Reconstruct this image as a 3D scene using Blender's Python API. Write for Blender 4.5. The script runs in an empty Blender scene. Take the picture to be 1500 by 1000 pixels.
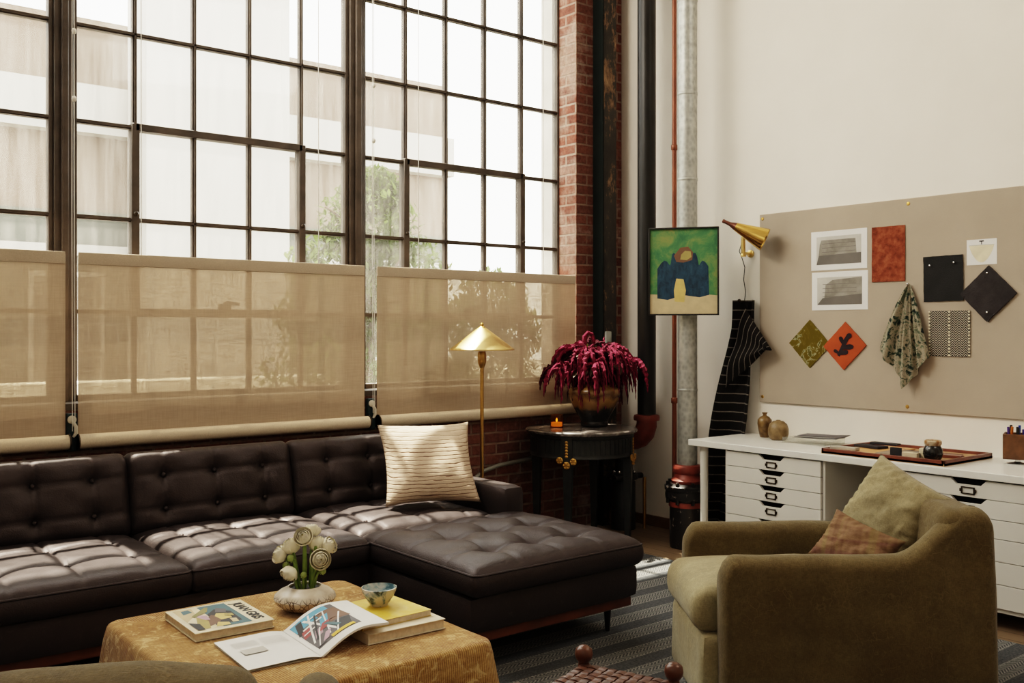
import bpy, bmesh, math, random
from mathutils import Vector, Matrix, noise
random.seed(7)
PI = math.pi
scene = bpy.context.scene
COL = scene.collection
R = math.radians

# ------------------------------------------------------------------ mesh builder
class MB:
    def __init__(s):
        s.bm = bmesh.new(); s.mi = 0
    def add(s, verts, faces, M=None):
        vs = [s.bm.verts.new((M @ Vector(v)) if M is not None else Vector(v)) for v in verts]
        for f in faces:
            try:
                fc = s.bm.faces.new([vs[i] for i in f]); fc.material_index = s.mi
            except ValueError:
                pass
        return s
    def box(s, x0, x1, y0, y1, z0, z1, M=None):
        v = [(x0,y0,z0),(x1,y0,z0),(x1,y1,z0),(x0,y1,z0),(x0,y0,z1),(x1,y0,z1),(x1,y1,z1),(x0,y1,z1)]
        return s.add(v, [(3,2,1,0),(4,5,6,7),(0,1,5,4),(1,2,6,5),(2,3,7,6),(3,0,4,7)], M)
    def grid(s, fn, nu, nv, wrap=False, M=None):
        vs = []; n = nu if wrap else nu + 1
        for j in range(nv + 1):
            for i in range(n):
                vs.append(fn(i / nu, j / nv))
        fs = []
        for j in range(nv):
            for i in range(nu):
                a = j*n + i; b = j*n + (i+1) % n
                fs.append((a, b, b + n, a + n))
        return s.add(vs, fs, M)
    def lathe(s, prof, seg=32, c=(0,0,0), M=None, cap=True, wob=None):
        vs = []; fs = []
        for k, (r, z) in enumerate(prof):
            for i in range(seg):
                a = 2*PI*i/seg
                rr = r if wob is None else r*wob(a, z)
                vs.append((c[0]+rr*math.cos(a), c[1]+rr*math.sin(a), c[2]+z))
        for k in range(len(prof)-1):
            for i in range(seg):
                j = (i+1) % seg
                fs.append((k*seg+i, k*seg+j, (k+1)*seg+j, (k+1)*seg+i))
        if cap:
            if prof[0][0] > 1e-5: fs.append(tuple(reversed(range(seg))))
            if prof[-1][0] > 1e-5: fs.append(tuple((len(prof)-1)*seg+i for i in range(seg)))
        return s.add(vs, fs, M)
    def tube(s, pts, r, seg=10, M=None, cap=True, jit=0, sq=None):
        pts = [Vector(p) for p in pts]; n = len(pts)
        rs = r if isinstance(r, (list, tuple)) else [r]*n
        vs = []; fs = []
        t0 = (pts[1]-pts[0]).normalized()
        up = Vector((0,0,1)) if abs(t0.z) < .9 else Vector((1,0,0))
        nrm = (up - t0*up.dot(t0)).normalized()
        for k in range(n):
            t = (pts[min(k+1,n-1)]-pts[max(k-1,0)]).normalized()
            nrm = (nrm - t*nrm.dot(t)).normalized(); bi = t.cross(nrm)
            for i in range(seg):
                a = 2*PI*(i+.5)/seg; q = rs[k]*(1+random.uniform(-jit,jit))
                vs.append(pts[k] + nrm*math.cos(a)*q + bi*math.sin(a)*q)
        for k in range(n-1):
            for i in range(seg):
                j = (i+1) % seg
                fs.append((k*seg+i, k*seg+j, (k+1)*seg+j, (k+1)*seg+i))
        if cap:
            fs.append(tuple(reversed(range(seg)))); fs.append(tuple((n-1)*seg+i for i in range(seg)))
        return s.add(vs, fs, M)
    def cyl(s, p0, p1, r0, r1=None, seg=20, M=None):
        return s.tube([p0, p1], [r0, r0 if r1 is None else r1], seg, M)
    def prism(s, poly, h0, h1, M=None):
        n = len(poly)
        v = [(x, y, h0) for x, y in poly] + [(x, y, h1) for x, y in poly]
        f = [tuple(reversed(range(n))), tuple(range(n, 2*n))] + [(i, (i+1) % n, n+(i+1) % n, n+i) for i in range(n)]
        return s.add(v, f, M)
    def sphere(s, c, r, seg=12, rings=8, sc=(1,1,1), M=None):
        p = [(max(1e-6, math.sin(PI*k/rings))*r, -math.cos(PI*k/rings)*r) for k in range(rings+1)]
        vs = []; fs = []
        for rr, z in p:
            for i in range(seg):
                a = 2*PI*i/seg
                vs.append((c[0]+rr*math.cos(a)*sc[0], c[1]+rr*math.sin(a)*sc[1], c[2]+z*sc[2]))
        for k in range(rings):
            for i in range(seg):
                j = (i+1) % seg
                fs.append((k*seg+i, k*seg+j, (k+1)*seg+j, (k+1)*seg+i))
        return s.add(vs, fs, M)
    def rbox(s, sx, sy, sz, r, n=(10,10,4), fn=None, M=None):
        """rounded box on the ground plane centred on x,y ; fn(x,y,z)->(x,y,z) deforms"""
        nx, ny, nz = n; idx = {}; vs = []; fs = []
        def mapc(i, N, S):
            return (i/N - .5)*S
        def V(i, j, k):
            key = (i, j, k)
            if key in idx: return idx[key]
            p = Vector((mapc(i,nx,sx), mapc(j,ny,sy), mapc(k,nz,sz)))
            q = Vector((max(-sx/2+r, min(sx/2-r, p.x)), max(-sy/2+r, min(sy/2-r, p.y)), max(-sz/2+r, min(sz/2-r, p.z))))
            d = p - q
            if d.length > 1e-9: p = q + d.normalized()*min(r, d.length if sum(abs(c) > 1e-9 for c in d) == 1 else r)
            p.z += sz/2
            if fn: p = Vector(fn(p.x, p.y, p.z))
            idx[key] = len(vs); vs.append(p); return idx[key]
        for i in range(nx):
            for j in range(ny):
                fs.append((V(i,j,0), V(i,j+1,0), V(i+1,j+1,0), V(i+1,j,0)))
                fs.append((V(i,j,nz), V(i+1,j,nz), V(i+1,j+1,nz), V(i,j+1,nz)))
        for i in range(nx):
            for k in range(nz):
                fs.append((V(i,0,k), V(i+1,0,k), V(i+1,0,k+1), V(i,0,k+1)))
                fs.append((V(i,ny,k), V(i,ny,k+1), V(i+1,ny,k+1), V(i+1,ny,k)))
        for j in range(ny):
            for k in range(nz):
                fs.append((V(0,j,k), V(0,j,k+1), V(0,j+1,k+1), V(0,j+1,k)))
                fs.append((V(nx,j,k), V(nx,j+1,k), V(nx,j+1,k+1), V(nx,j,k+1)))
        return s.add(vs, fs, M)
    def build(s, name, mats, parent=None, world=False, ang=40, bevel=0, seg=2, sub=0, flat=False, recalc=True):
        bm = s.bm
        if world and parent is not None:
            bm.transform(Matrix.Rotation(-parent.rotation_euler[2], 4, 'Z') @ Matrix.Translation(-Vector(parent.location)))
        if recalc: bmesh.ops.recalc_face_normals(bm, faces=bm.faces)
        me = bpy.data.meshes.new(name); bm.to_mesh(me); bm.free()
        for m in (mats if isinstance(mats, (list, tuple)) else [mats]): me.materials.append(m)
        if not flat:
            me.shade_smooth(); me.set_sharp_from_angle(angle=R(ang))
        o = bpy.data.objects.new(name, me); COL.objects.link(o)
        if parent is not None: o.parent = parent
        if bevel:
            b = o.modifiers.new('bevel', 'BEVEL'); b.width = bevel; b.segments = seg; b.limit_method = 'ANGLE'; b.angle_limit = R(35)
        if sub:
            d = o.modifiers.new('sub', 'SUBSURF'); d.levels = sub; d.render_levels = sub
        return o

def thing(name, label, cat, loc=(0,0,0), rotz=0, group=None):
    o = bpy.data.objects.new(name, None); COL.objects.link(o); o.empty_display_size = .05
    o.location = loc; o.rotation_euler = (0,0,rotz); o['label'] = label; o['category'] = cat
    if group: o['group'] = group
    return o
def tag(o, label, cat, group=None, kind=None):
    o['label'] = label; o['category'] = cat
    if group: o['group'] = group
    if kind: o['kind'] = kind
    return o
def struct(o, label=None, cat=None):
    o['kind'] = 'structure'
    if label: o['label'] = label
    if cat: o['category'] = cat
    return o
def dup(root, loc, rotz=0, label=None):
    r = root.copy(); COL.objects.link(r); r.location = loc; r.rotation_euler = (0,0,rotz)
    if label: r['label'] = label
    for ch in list(root.children):
        c = ch.copy(); COL.objects.link(c); c.parent = r
        for g in list(ch.children):
            d = g.copy(); COL.objects.link(d); d.parent = c
    return r
def Rz(a): return Matrix.Rotation(a, 4, 'Z')
def T(x, y, z): return Matrix.Translation((x, y, z))

# ------------------------------------------------------------------ material helpers
class N:
    """tiny node-graph helper"""
    def __init__(s, name):
        s.m = bpy.data.materials.new(name); s.m.use_nodes = True
        s.t = s.m.node_tree; s.t.nodes.clear()
        s.out = s.t.nodes.new('ShaderNodeOutputMaterial')
    def nd(s, typ, **kw):
        n = s.t.nodes.new(typ)
        for k, v in kw.items(): setattr(n, k, v)
        return n
    def ln(s, a, b): s.t.links.new(a, b)
    def put(s, sock, v):
        if hasattr(v, 'is_linked') or isinstance(v, bpy.types.NodeSocket): s.ln(v, sock)
        else: sock.default_value = v
    def math(s, op, a, b=0.0, c=None):
        n = s.nd('ShaderNodeMath', operation=op); s.put(n.inputs[0], a); s.put(n.inputs[1], b)
        if c is not None: s.put(n.inputs[2], c)
        return n.outputs[0]
    def mix(s, f, a, b, blend='MIX'):
        n = s.nd('ShaderNodeMix', data_type='RGBA', blend_type=blend)
        s.put(n.inputs[0], f)
        for k, v in ((6, a), (7, b)):
            s.put(n.inputs[k], (*v, 1) if isinstance(v, tuple) and len(v) == 3 else v)
        return n.outputs[2]
    def co(s, kind='Object'):
        return s.nd('ShaderNodeTexCoord').outputs[kind]
    def xyz(s, v):
        n = s.nd('ShaderNodeSeparateXYZ'); s.ln(v, n.inputs[0]); return n.outputs
    def comb(s, x, y, z=0.0):
        n = s.nd('ShaderNodeCombineXYZ'); s.put(n.inputs[0], x); s.put(n.inputs[1], y); s.put(n.inputs[2], z); return n.outputs[0]
    def mapping(s, v, sc=(1,1,1), rot=(0,0,0), loc=(0,0,0)):
        n = s.nd('ShaderNodeMapping'); s.ln(v, n.inputs[0]); n.inputs['Scale'].default_value = sc; n.inputs['Rotation'].default_value = rot; n.inputs['Location'].default_value = loc
        return n.outputs[0]
    def noise(s, v, scale, detail=4, rough=.55, dist=0):
        n = s.nd('ShaderNodeTexNoise'); s.ln(v, n.inputs['Vector']); n.inputs['Scale'].default_value = scale
        n.inputs['Detail'].default_value = detail; n.inputs['Roughness'].default_value = rough; n.inputs['Distortion'].default_value = dist
        return n.outputs['Fac']
    def voro(s, v, scale, feature='F1'):
        n = s.nd('ShaderNodeTexVoronoi', feature=feature); s.ln(v, n.inputs['Vector']); n.inputs['Scale'].default_value = scale
        return n.outputs['Distance']
    def ramp(s, f, stops):
        n = s.nd('ShaderNodeValToRGB'); s.put(n.inputs[0], f); e = n.color_ramp.elements
        while len(e) < len(stops): e.new(.5)
        for q, (p, c) in zip(e, stops):
            q.position = p; q.color = (*c, 1) if not isinstance(c, (int, float)) else (c, c, c, 1)
        return n.outputs[0]
    def bump(s, h, strength=.3, dist=.01):
        n = s.nd('ShaderNodeBump'); s.ln(h, n.inputs['Height']); n.inputs['Strength'].default_value = strength; n.inputs['Distance'].default_value = dist
        return n.outputs[0]
    def bsdf(s, col, rough=.5, metal=0, spec=.5, nrm=None, **kw):
        b = s.nd('ShaderNodeBsdfPrincipled')
        s.put(b.inputs['Base Color'], (*col, 1) if isinstance(col, tuple) and len(col) == 3 else col)
        s.put(b.inputs['Roughness'], rough); s.put(b.inputs['Metallic'], metal); b.inputs['Specular IOR Level'].default_value = spec
        if nrm is not None: s.ln(nrm, b.inputs['Normal'])
        for k, v in kw.items(): s.put(b.inputs[k.replace('_', ' ')], v)
        return b.outputs[0]
    def done(s, sh):
        s.ln(sh, s.out.inputs[0]); return s.m

def plain(name, col, rough=.5, metal=0, var=.15, scale=6, bump=0, bscale=80, spec=.5, bdist=.004, **kw):
    n = N(name); v = n.co()
    f = n.noise(v, scale, 5)
    lo = tuple(c*(1-var) for c in col); hi = tuple(min(1, c*(1+var)) for c in col)
    c = n.ramp(f, [(.3, lo), (.7, hi)])
    nr = n.bump(n.noise(v, bscale, 4), bump, bdist) if bump else None
    return n.done(n.bsdf(c, rough, metal, spec, nr, **kw))

def fabric(name, col, var=.18, scale=5, weave=420, bump=.35, wr=.0, rough=.9, wrs=9, tint=None, crease=0):
    """woven cloth: fine cross weave, blotchy colour, soft crumple bump"""
    n = N(name); v = n.co()
    f = n.noise(v, scale, 6, .65)
    lo = tuple(c*(1-var) for c in col); hi = tuple(min(1, c*(1+var)) for c in col)
    c = n.ramp(f, [(.3, lo), (.7, hi)])
    if tint: c = n.mix(n.ramp(n.noise(v, scale*.6, 3), [(.45, 0.), (.7, .8)]), c, tint)
    st = n.math('MULTIPLY', n.noise(n.mapping(v, (1, 8, 8)), weave*.2, 2), n.noise(n.mapping(v, (8, 1, 1)), weave*.2, 2))
    c = n.mix(n.ramp(st, [(.15, .35), (.35, 0.)]), c, tuple(q*.5 for q in col))
    if crease:
        w = n.nd('ShaderNodeTexVoronoi', feature='DISTANCE_TO_EDGE'); w.inputs['Scale'].default_value = 7
        dv = n.nd('ShaderNodeVectorMath', operation='ADD'); n.ln(v, dv.inputs[0])
        nz = n.nd('ShaderNodeTexNoise'); n.ln(v, nz.inputs['Vector']); nz.inputs['Scale'].default_value = 5; nz.inputs['Detail'].default_value = 4
        n.ln(nz.outputs['Color'], dv.inputs[1]); n.ln(dv.outputs[0], w.inputs['Vector'])
        ln_ = n.math('MULTIPLY', n.ramp(w.outputs['Distance'], [(.0, 1.), (.045, 0.)]), n.ramp(n.noise(v, 6, 3), [(.45, 0.), (.65, crease)]))
        c = n.mix(ln_, c, tuple(min(1, q*1.9) for q in col))
        c = n.mix(.55, c, n.ramp(n.noise(v, 60, 6, .8), [(.3, .5), (.65, 1.)]), 'MULTIPLY')
    h = n.math('ADD', n.math('MULTIPLY', st, .35), n.math('MULTIPLY', n.noise(v, wrs, 5, .6, .6), wr))
    if crease: h = n.math('ADD', h, n.math('MULTIPLY', ln_, .25))
    return n.done(n.bsdf(c, rough, 0, .2, n.bump(h, bump, .01), Sheen_Weight=.15, Sheen_Roughness=.5))
# ------------------------------------------------------------------ materials
def brick_mat(name, ax, light=1.0, pale=.25, mortar=(.30, .23, .18)):
    n = N(name); o = n.co(); p = n.xyz(o)
    wob = n.math('MULTIPLY', n.math('SUBTRACT', n.noise(o, 9, 3), .5), .012)
    u = n.math('ADD', p[0 if ax == 'x' else 1], wob)
    w = n.math('ADD', p[2], n.math('MULTIPLY', n.math('SUBTRACT', n.noise(o, 7, 2), .5), .01))
    b = n.nd('ShaderNodeTexBrick'); n.ln(n.comb(u, w, 0.), b.inputs['Vector'])
    b.offset = .5; b.squash = 1.
    b.inputs['Scale'].default_value = 1; b.inputs['Brick Width'].default_value = .205; b.inputs['Row Height'].default_value = .0715
    b.inputs['Mortar Size'].default_value = .009; b.inputs['Mortar Smooth'].default_value = .35; b.inputs['Bias'].default_value = -.1
    b.inputs['Color1'].default_value = (.21*light, .078*light, .056*light, 1); b.inputs['Color2'].default_value = (.115*light, .046*light, .038*light, 1)
    b.inputs['Mortar'].default_value = (*mortar, 1)
    c = n.mix(n.ramp(n.noise(o, 5, 6, .7), [(.35, 0.), (.75, 1.)]), b.outputs['Color'], (.25*light, .115*light, .085*light))
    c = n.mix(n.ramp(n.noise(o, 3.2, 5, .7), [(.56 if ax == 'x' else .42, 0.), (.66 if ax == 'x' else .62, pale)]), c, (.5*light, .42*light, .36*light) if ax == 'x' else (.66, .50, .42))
    c = n.mix(.75, c, n.ramp(n.noise(o, 40, 5, .7), [(.25, .45), (.7, 1.)]), 'MULTIPLY')
    h = n.math('SUBTRACT', n.math('MULTIPLY', n.noise(o, 35, 5), .5), b.outputs['Fac'])
    return n.done(n.bsdf(c, .9, 0, .2, n.bump(h, .8, .008)))
M = {}
M['brick_x'] = brick_mat('brick_front', 'x', 1.0, .35)
M['brick_y'] = brick_mat('brick_reveal', 'y', 1.8, .75, (.66, .54, .45))  # pale wash, with sunlight on the reveal also lightened into the brick colour
M['wall'] = plain('painted_plaster', (.85, .80, .725), .75, 0, .03, 2.5, .1, 40, .3)
M['ceil'] = plain('white_ceiling', (.75, .72, .66), .8, 0, .03, 2)
def floor_mat():
    n = N('worn_wood_floor'); o = n.co(); p = n.xyz(o)
    b = n.nd('ShaderNodeTexBrick'); n.ln(n.comb(p[1], p[0], 0.), b.inputs['Vector']); b.inputs['Scale'].default_value = 1
    b.inputs['Brick Width'].default_value = 1.9; b.inputs['Row Height'].default_value = .11; b.inputs['Mortar Size'].default_value = .0025
    b.inputs['Color1'].default_value = (.30, .22, .145, 1); b.inputs['Color2'].default_value = (.23, .165, .11, 1); b.inputs['Mortar'].default_value = (.06, .04, .03, 1)
    g = n.noise(n.mapping(o, (30, 2, 30)), 2.2, 6, .65)
    c = n.mix(.6, b.outputs['Color'], n.ramp(g, [(.3, (.55, .5, .45)), (.7, (1, 1, 1))]), 'MULTIPLY')
    return n.done(n.bsdf(c, .42, 0, .4, n.bump(g, .1, .004)))
M['floor'] = floor_mat()
M['steel_black'] = plain('black_steel', (.022, .02, .018), .45, .2, .3, 8, .2, 60)
M['window_steel'] = plain('dark_window_steel', (.075, .057, .044), .5, .1, .35, 7, .3, 40)
def peel_mat():
    n = N('peeling_column_paint'); o = n.co()
    f = n.noise(n.mapping(o, (1, 1, .45)), 11, 8, .72)
    c = n.ramp(f, [(.30, (.020, .017, .015)), (.53, (.04, .033, .027)), (.56, (.15, .09, .05)), (.70, (.36, .23, .13))])
    return n.done(n.bsdf(c, .55, .1, .4, n.bump(f, .5, .006)))
M['peel'] = peel_mat()
M['green_black'] = plain('green_black_paint', (.012, .016, .0145), .7, 0, .2, 4, spec=.15)
M['pipe_black'] = plain('black_iron_pipe', (.018, .017, .016), .38, .3, .3, 5, .1, 50)
M['copper'] = plain('red_brown_pipe', (.20, .065, .035), .45, .4, .2, 6)
M['red_iron'] = plain('red_cast_iron', (.22, .048, .033), .45, .1, .25, 14, .2, 50)
def galv_mat():
    n = N('galvanised_steel'); o = n.co()
    f = n.voro(n.mapping(o, (1, 1, .7)), 45)
    g = n.noise(n.mapping(o, (1, 1, 6)), 3.5, 5)
    c = n.mix(.5, n.ramp(f, [(.1, (.33, .34, .32)), (.8, (.48, .48, .45))]), n.ramp(g, [(.3, (.55, .55, .52)), (.7, (1, 1, 1))]), 'MULTIPLY')
    return n.done(n.bsdf(c, .45, .55, .5))
M['galv'] = galv_mat()
def chip_mat():
    n = N('chipped_black_paint'); o = n.co()
    f = n.noise(o, 26, 5, .7)
    c = n.ramp(f, [(.60, (.014, .012, .012)), (.66, (.35, .3, .26))])
    return n.done(n.bsdf(c, .35, .1, .5, n.bump(f, .2)))
M['chip'] = chip_mat()
M['trim_wood'] = plain('stained_baseboard', (.16, .08, .045), .5, 0, .25, 12)
# glass of the steel windows: clear with a thin veil of dust
def pane_mat():
    n = N('dusty_window_glass'); o = n.co()
    tr = n.nd('ShaderNodeBsdfTransparent'); tr.inputs[0].default_value = (.96, .97, .95, 1)
    du = n.nd('ShaderNodeBsdfTranslucent'); du.inputs[0].default_value = (.9, .84, .76, 1)
    gl = n.nd('ShaderNodeBsdfGlossy'); gl.inputs['Roughness'].default_value = .05
    f = n.ramp(n.noise(n.mapping(o, (14, 1, 1.3)), 1.6, 6, .7), [(.35, .015), (.75, .09)])
    a = n.nd('ShaderNodeMixShader'); n.ln(f, a.inputs[0]); n.ln(tr.outputs[0], a.inputs[1]); n.ln(du.outputs[0], a.inputs[2])
    b = n.nd('ShaderNodeMixShader'); b.inputs[0].default_value = .03; n.ln(a.outputs[0], b.inputs[1]); n.ln(gl.outputs[0], b.inputs[2])
    return n.done(b.outputs[0])
M['pane'] = pane_mat()
# open-weave roller shade
def shade_mat():
    n = N('open_weave_shade'); o = n.co()
    slub = n.math('MULTIPLY', n.noise(n.mapping(o, (34, 1, 2)), 5, 3), n.noise(n.mapping(o, (2, 1, 30)), 5, 3))
    f = n.ramp(slub, [(.16, .15), (.34, .055)])
    tr = n.nd('ShaderNodeBsdfTransparent'); tr.inputs[0].default_value = (.95, .80, .62, 1)
    du = n.nd('ShaderNodeBsdfTranslucent'); du.inputs[0].default_value = (.075, .052, .033, 1)
    di = n.nd('ShaderNodeBsdfDiffuse'); di.inputs[0].default_value = (.70, .555, .415, 1)
    a = n.nd('ShaderNodeMixShader'); a.inputs[0].default_value = .3; n.ln(di.outputs[0], a.inputs[1]); n.ln(du.outputs[0], a.inputs[2])
    b = n.nd('ShaderNodeMixShader'); n.ln(f, b.inputs[0]); n.ln(a.outputs[0], b.inputs[1]); n.ln(tr.outputs[0], b.inputs[2])
    return n.done(b.outputs[0])
M['shade'] = shade_mat()
M['shade_solid'] = fabric('shade_roll_cloth', (.68, .57, .43), .05, 3, 500, .1)
M['hem'] = fabric('shade_hem_cloth', (.55, .45, .34), .05, 3, 500, .1)
M['cord'] = plain('white_cord', (.75, .72, .66), .6)
M['teal'] = plain('dark_teal_plastic', (.012, .03, .034), .4)
M['cream_plastic'] = plain('cream_plastic', (.62, .56, .46), .4)
# leather
def leather_mat():
    n = N('dark_aubergine_leather'); o = n.co()
    f = n.noise(o, 3.5, 7, .7, .4); g = n.voro(o, 160); w = n.noise(o, 38, 5, .65, .8)
    c = n.ramp(f, [(.3, (.018, .0138, .0130)), (.62, (.029, .0222, .0218)), (.8, (.05, .041, .040))])
    c = n.mix(n.ramp(w, [(.58, 0.), (.75, .5)]), c, (.065, .047, .045))
    r = n.ramp(f, [(.3, .44), (.7, .58)])
    h = n.math('ADD', n.math('MULTIPLY', g, .35), n.math('MULTIPLY', w, 1.0))
    return n.done(n.bsdf(c, r, 0, .5, n.bump(h, .22, .006), Specular_Tint=(1.0, .86, .87, 1)))
M['leather'] = leather_mat()
M['wood_red'] = plain('reddish_walnut', (.11, .035, .018), .4, 0, .3, 9)
M['black_wood'] = plain('black_stained_wood', (.014, .012, .011), .35, 0, .3, 20)
M['olive'] = fabric('olive_linen', (.165, .125, .062), .28, 5, 380, .6, 1.0, tint=(.11, .074, .032), crease=.3)
M['olive_light'] = fabric('pale_olive_linen', (.36, .31, .19), .2, 5, 380, .5, .8, tint=(.27, .21, .105), crease=.22)
def brass(name, col, rough):
    n = N(name); o = n.co(); f = n.noise(n.mapping(o, (1, 1, 8)), 12, 4)
    return n.done(n.bsdf(n.ramp(f, [(.3, tuple(c*.85 for c in col)), (.7, col)]), rough, 1, .5))
M['brass'] = brass('polished_brass', (.80, .52, .17), .22)
M['brass_pole'] = brass('aged_brass', (.58, .36, .13), .32)
M['brass_satin'] = brass('satin_brass', (.86, .62, .26), .34)  # paler, rougher brass for the floor lamp shade and sconce bracket
M['white_lac'] = plain('white_lacquer', (.68, .66, .61), .35, 0, .02, 3)
M['white_top'] = plain('white_desktop', (.74, .73, .69), .3, 0, .02, 3)
M['dark_gap'] = plain('dark_recess', (.012, .011, .01), .8)
M['bronze'] = plain('dark_bronze_frame', (.05, .035, .022), .4, .6)
M['paper'] = plain('white_paper', (.76, .75, .73), .7, 0, .03, 9)
M['cream_paper'] = plain('cream_paper', (.66, .58, .45), .75, 0, .06, 30)
M['page_edge'] = plain('page_edges', (.58, .47, .33), .8, 0, .15, 60)
# board felt
M['board'] = plain('beige_felt_board', (.42, .355, .285), .9, 0, .06, 2.5, .15, 160, .2)
# table cloth
def cloth_mat():
    n = N('ochre_ribbed_cloth'); o = n.co(); p = n.xyz(o)
    f = n.noise(n.mapping(o, (1, 1, 1)), 3.2, 7, .72)
    c = n.ramp(f, [(.30, (.26, .125, .04)), (.44, (.54, .32, .115)), (.60, (.70, .47, .20)), (.70, (.40, .20, .08))])
    rx = n.math('SINE', n.math('MULTIPLY', p[0], 820.)); ry = n.math('SINE', n.math('MULTIPLY', p[1], 820.))
    nrm = n.nd('ShaderNodeNewGeometry').outputs['Normal']; q = n.xyz(nrm)
    side = n.math('GREATER_THAN', n.math('ABSOLUTE', q[0]), n.math('ABSOLUTE', q[1]))
    rib = n.math('ADD', n.math('MULTIPLY', ry, side), n.math('MULTIPLY', rx, n.math('SUBTRACT', 1., side)))
    c = n.mix(n.ramp(rib, [(.1, .5), (.7, 0.)]), c, (.17, .075, .03))
    br = n.noise(n.mapping(o, (3, 40, 8)), 3, 5, .7)
    c = n.mix(.85, c, n.ramp(br, [(.3, (.62, .55, .5)), (.65, (1, 1, 1))]), 'MULTIPLY')
    c = n.mix(.6, c, n.ramp(n.noise(o, 75, 5, .75), [(.3, (.5, .42, .36)), (.6, (1, 1, 1))]), 'MULTIPLY')
    fl = n.noise(o, 17, 5, .75, 1.6)
    c = n.mix(n.ramp(fl, [(.54, 0.), (.60, .55)]), c, (.72, .54, .29))
    c = n.mix(n.ramp(n.noise(o, 9, 5, .8, 1.0), [(.56, 0.), (.64, .55)]), c, (.24, .11, .05))
    return n.done(n.bsdf(c, .95, 0, .1, n.bump(n.math('ADD', rib, n.math('MULTIPLY', f, 2.)), .35, .004), Sheen_Weight=.2))
M['cloth'] = cloth_mat()
def rug_mat():
    n = N('grey_striped_rug'); o = n.co(); p = n.xyz(o)
    x, y = p[0], p[1]
    ph = n.math('FRACT', n.math('DIVIDE', n.math('ADD', y, 10.06), .185))
    band = n.math('LESS_THAN', ph, .52)
    tri = n.math('ABSOLUTE', n.math('SUBTRACT', n.math('FRACT', n.math('DIVIDE', y, .048)), .5))
    zz = n.math('FRACT', n.math('ADD', n.math('DIVIDE', x, .021), n.math('MULTIPLY', tri, 3.2)))
    zig = n.math('LESS_THAN', zz, .46)
    e1 = n.math('LESS_THAN', n.math('ABSOLUTE', n.math('SUBTRACT', ph, .53)), .028)
    e0 = n.math('LESS_THAN', n.math('ABSOLUTE', n.math('SUBTRACT', ph, .02)), .022)
    dots = n.math('LESS_THAN', n.math('FRACT', n.math('DIVIDE', x, .016)), .65)
    edge = n.math('MULTIPLY', n.math('MAXIMUM', e1, e0), dots)
    nz = n.noise(o, 90, 4, .7)
    dark = n.ramp(nz, [(.3, (.045, .048, .052)), (.7, (.115, .12, .125))])
    lite = n.ramp(nz, [(.3, (.13, .128, .122)), (.7, (.30, .293, .275))])
    c = n.mix(n.math('MAXIMUM', n.math('MULTIPLY', band, zig), edge), dark, lite)
    return n.done(n.bsdf(c, .95, 0, .1, n.bump(nz, .6, .006)))
M['rug'] = rug_mat()
def stripes_cloth():
    n = N('black_pinstriped_wool'); o = n.co('UV'); p = n.xyz(o)
    s = n.math('LESS_THAN', n.math('FRACT', n.math('MULTIPLY', p[1], 26.)), .12)
    s = n.math('MULTIPLY', s, n.ramp(n.noise(n.mapping(o, (60, 60, 1)), 4, 3), [(.35, .35), (.6, 1.)]))
    c = n.mix(s, (.016, .014, .013), (.22, .20, .175))
    return n.done(n.bsdf(c, .95, 0, .1, n.bump(n.noise(o, 90, 4), .4, .004)))
M['wool'] = stripes_cloth()
def pillow_stripe():
    n = N('cream_corded_cotton'); o = n.co(); p = n.xyz(o)
    w = n.math('ADD', n.math('MULTIPLY', p[2], 52.), n.math('MULTIPLY', n.noise(n.mapping(o, (3, 3, 12)), 3, 3), 1.2))
    s = n.ramp(n.math('FRACT', w), [(.05, 1.), (.22, 0.), (.9, 0.), (1., 1.)])
    mid = n.ramp(n.math('ABSOLUTE', n.math('SUBTRACT', p[2], .19)), [(.125, 1.), (.15, 0.)])
    c = n.mix(n.math('MULTIPLY', n.math('MULTIPLY', s, mid), .9), (.58, .455, .345), (.22, .125, .09))
    c = n.mix(n.ramp(n.noise(o, 9, 4), [(.4, 0.), (.75, .35)]), c, (.47, .35, .25))
    return n.done(n.bsdf(c, .9, 0, .15, n.bump(n.math('ADD', n.math('MULTIPLY', s, -1.), n.noise(o, 14, 5)), .5, .006)))
M['pillow_cord'] = pillow_stripe()
def plaid_mat():
    n = N('russet_checked_wool'); o = n.co(); p = n.xyz(o)
    a = n.noise(n.comb(n.math('MULTIPLY', p[0], 1.), 0., 0.), 22, 2); b = n.noise(n.comb(3.3, n.math('MULTIPLY', p[2], 1.), 0.), 26, 2)
    ca = n.ramp(a, [(.35, (.085, .04, .036)), (.5, (.21, .125, .085)), (.62, (.22, .17, .085))])
    cb = n.ramp(b, [(.35, (.11, .055, .05)), (.5, (.25, .17, .095)), (.62, (.14, .07, .055))])
    c = n.mix(.5, ca, cb)
    return n.done(n.bsdf(c, .95, 0, .1, n.bump(n.noise(o, 130, 4), .4, .004)))
M['plaid'] = plaid_mat()
def herring_mat():
    n = N('black_white_herringbone'); o = n.co(); p = n.xyz(o)
    tri = n.math('ABSOLUTE', n.math('SUBTRACT', n.math('FRACT', n.math('DIVIDE', p[1], .036)), .5))
    zz = n.math('FRACT', n.math('ADD', n.math('DIVIDE', p[2], .0125), n.math('MULTIPLY', tri, 3.)))
    c = n.mix(n.math('LESS_THAN', zz, .42), (.022, .021, .02), (.42, .38, .32))
    return n.done(n.bsdf(c, .95, 0, .1))
M['herring'] = herring_mat()
def camo(name, stops, scale, dist=.4):
    n = N(name); o = n.co(); f = n.noise(o, scale, 4, .6, dist)
    return n.done(n.bsdf(n.ramp(f, stops), .9, 0, .15, n.bump(n.noise(o, 120, 3), .3, .004)))
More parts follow.
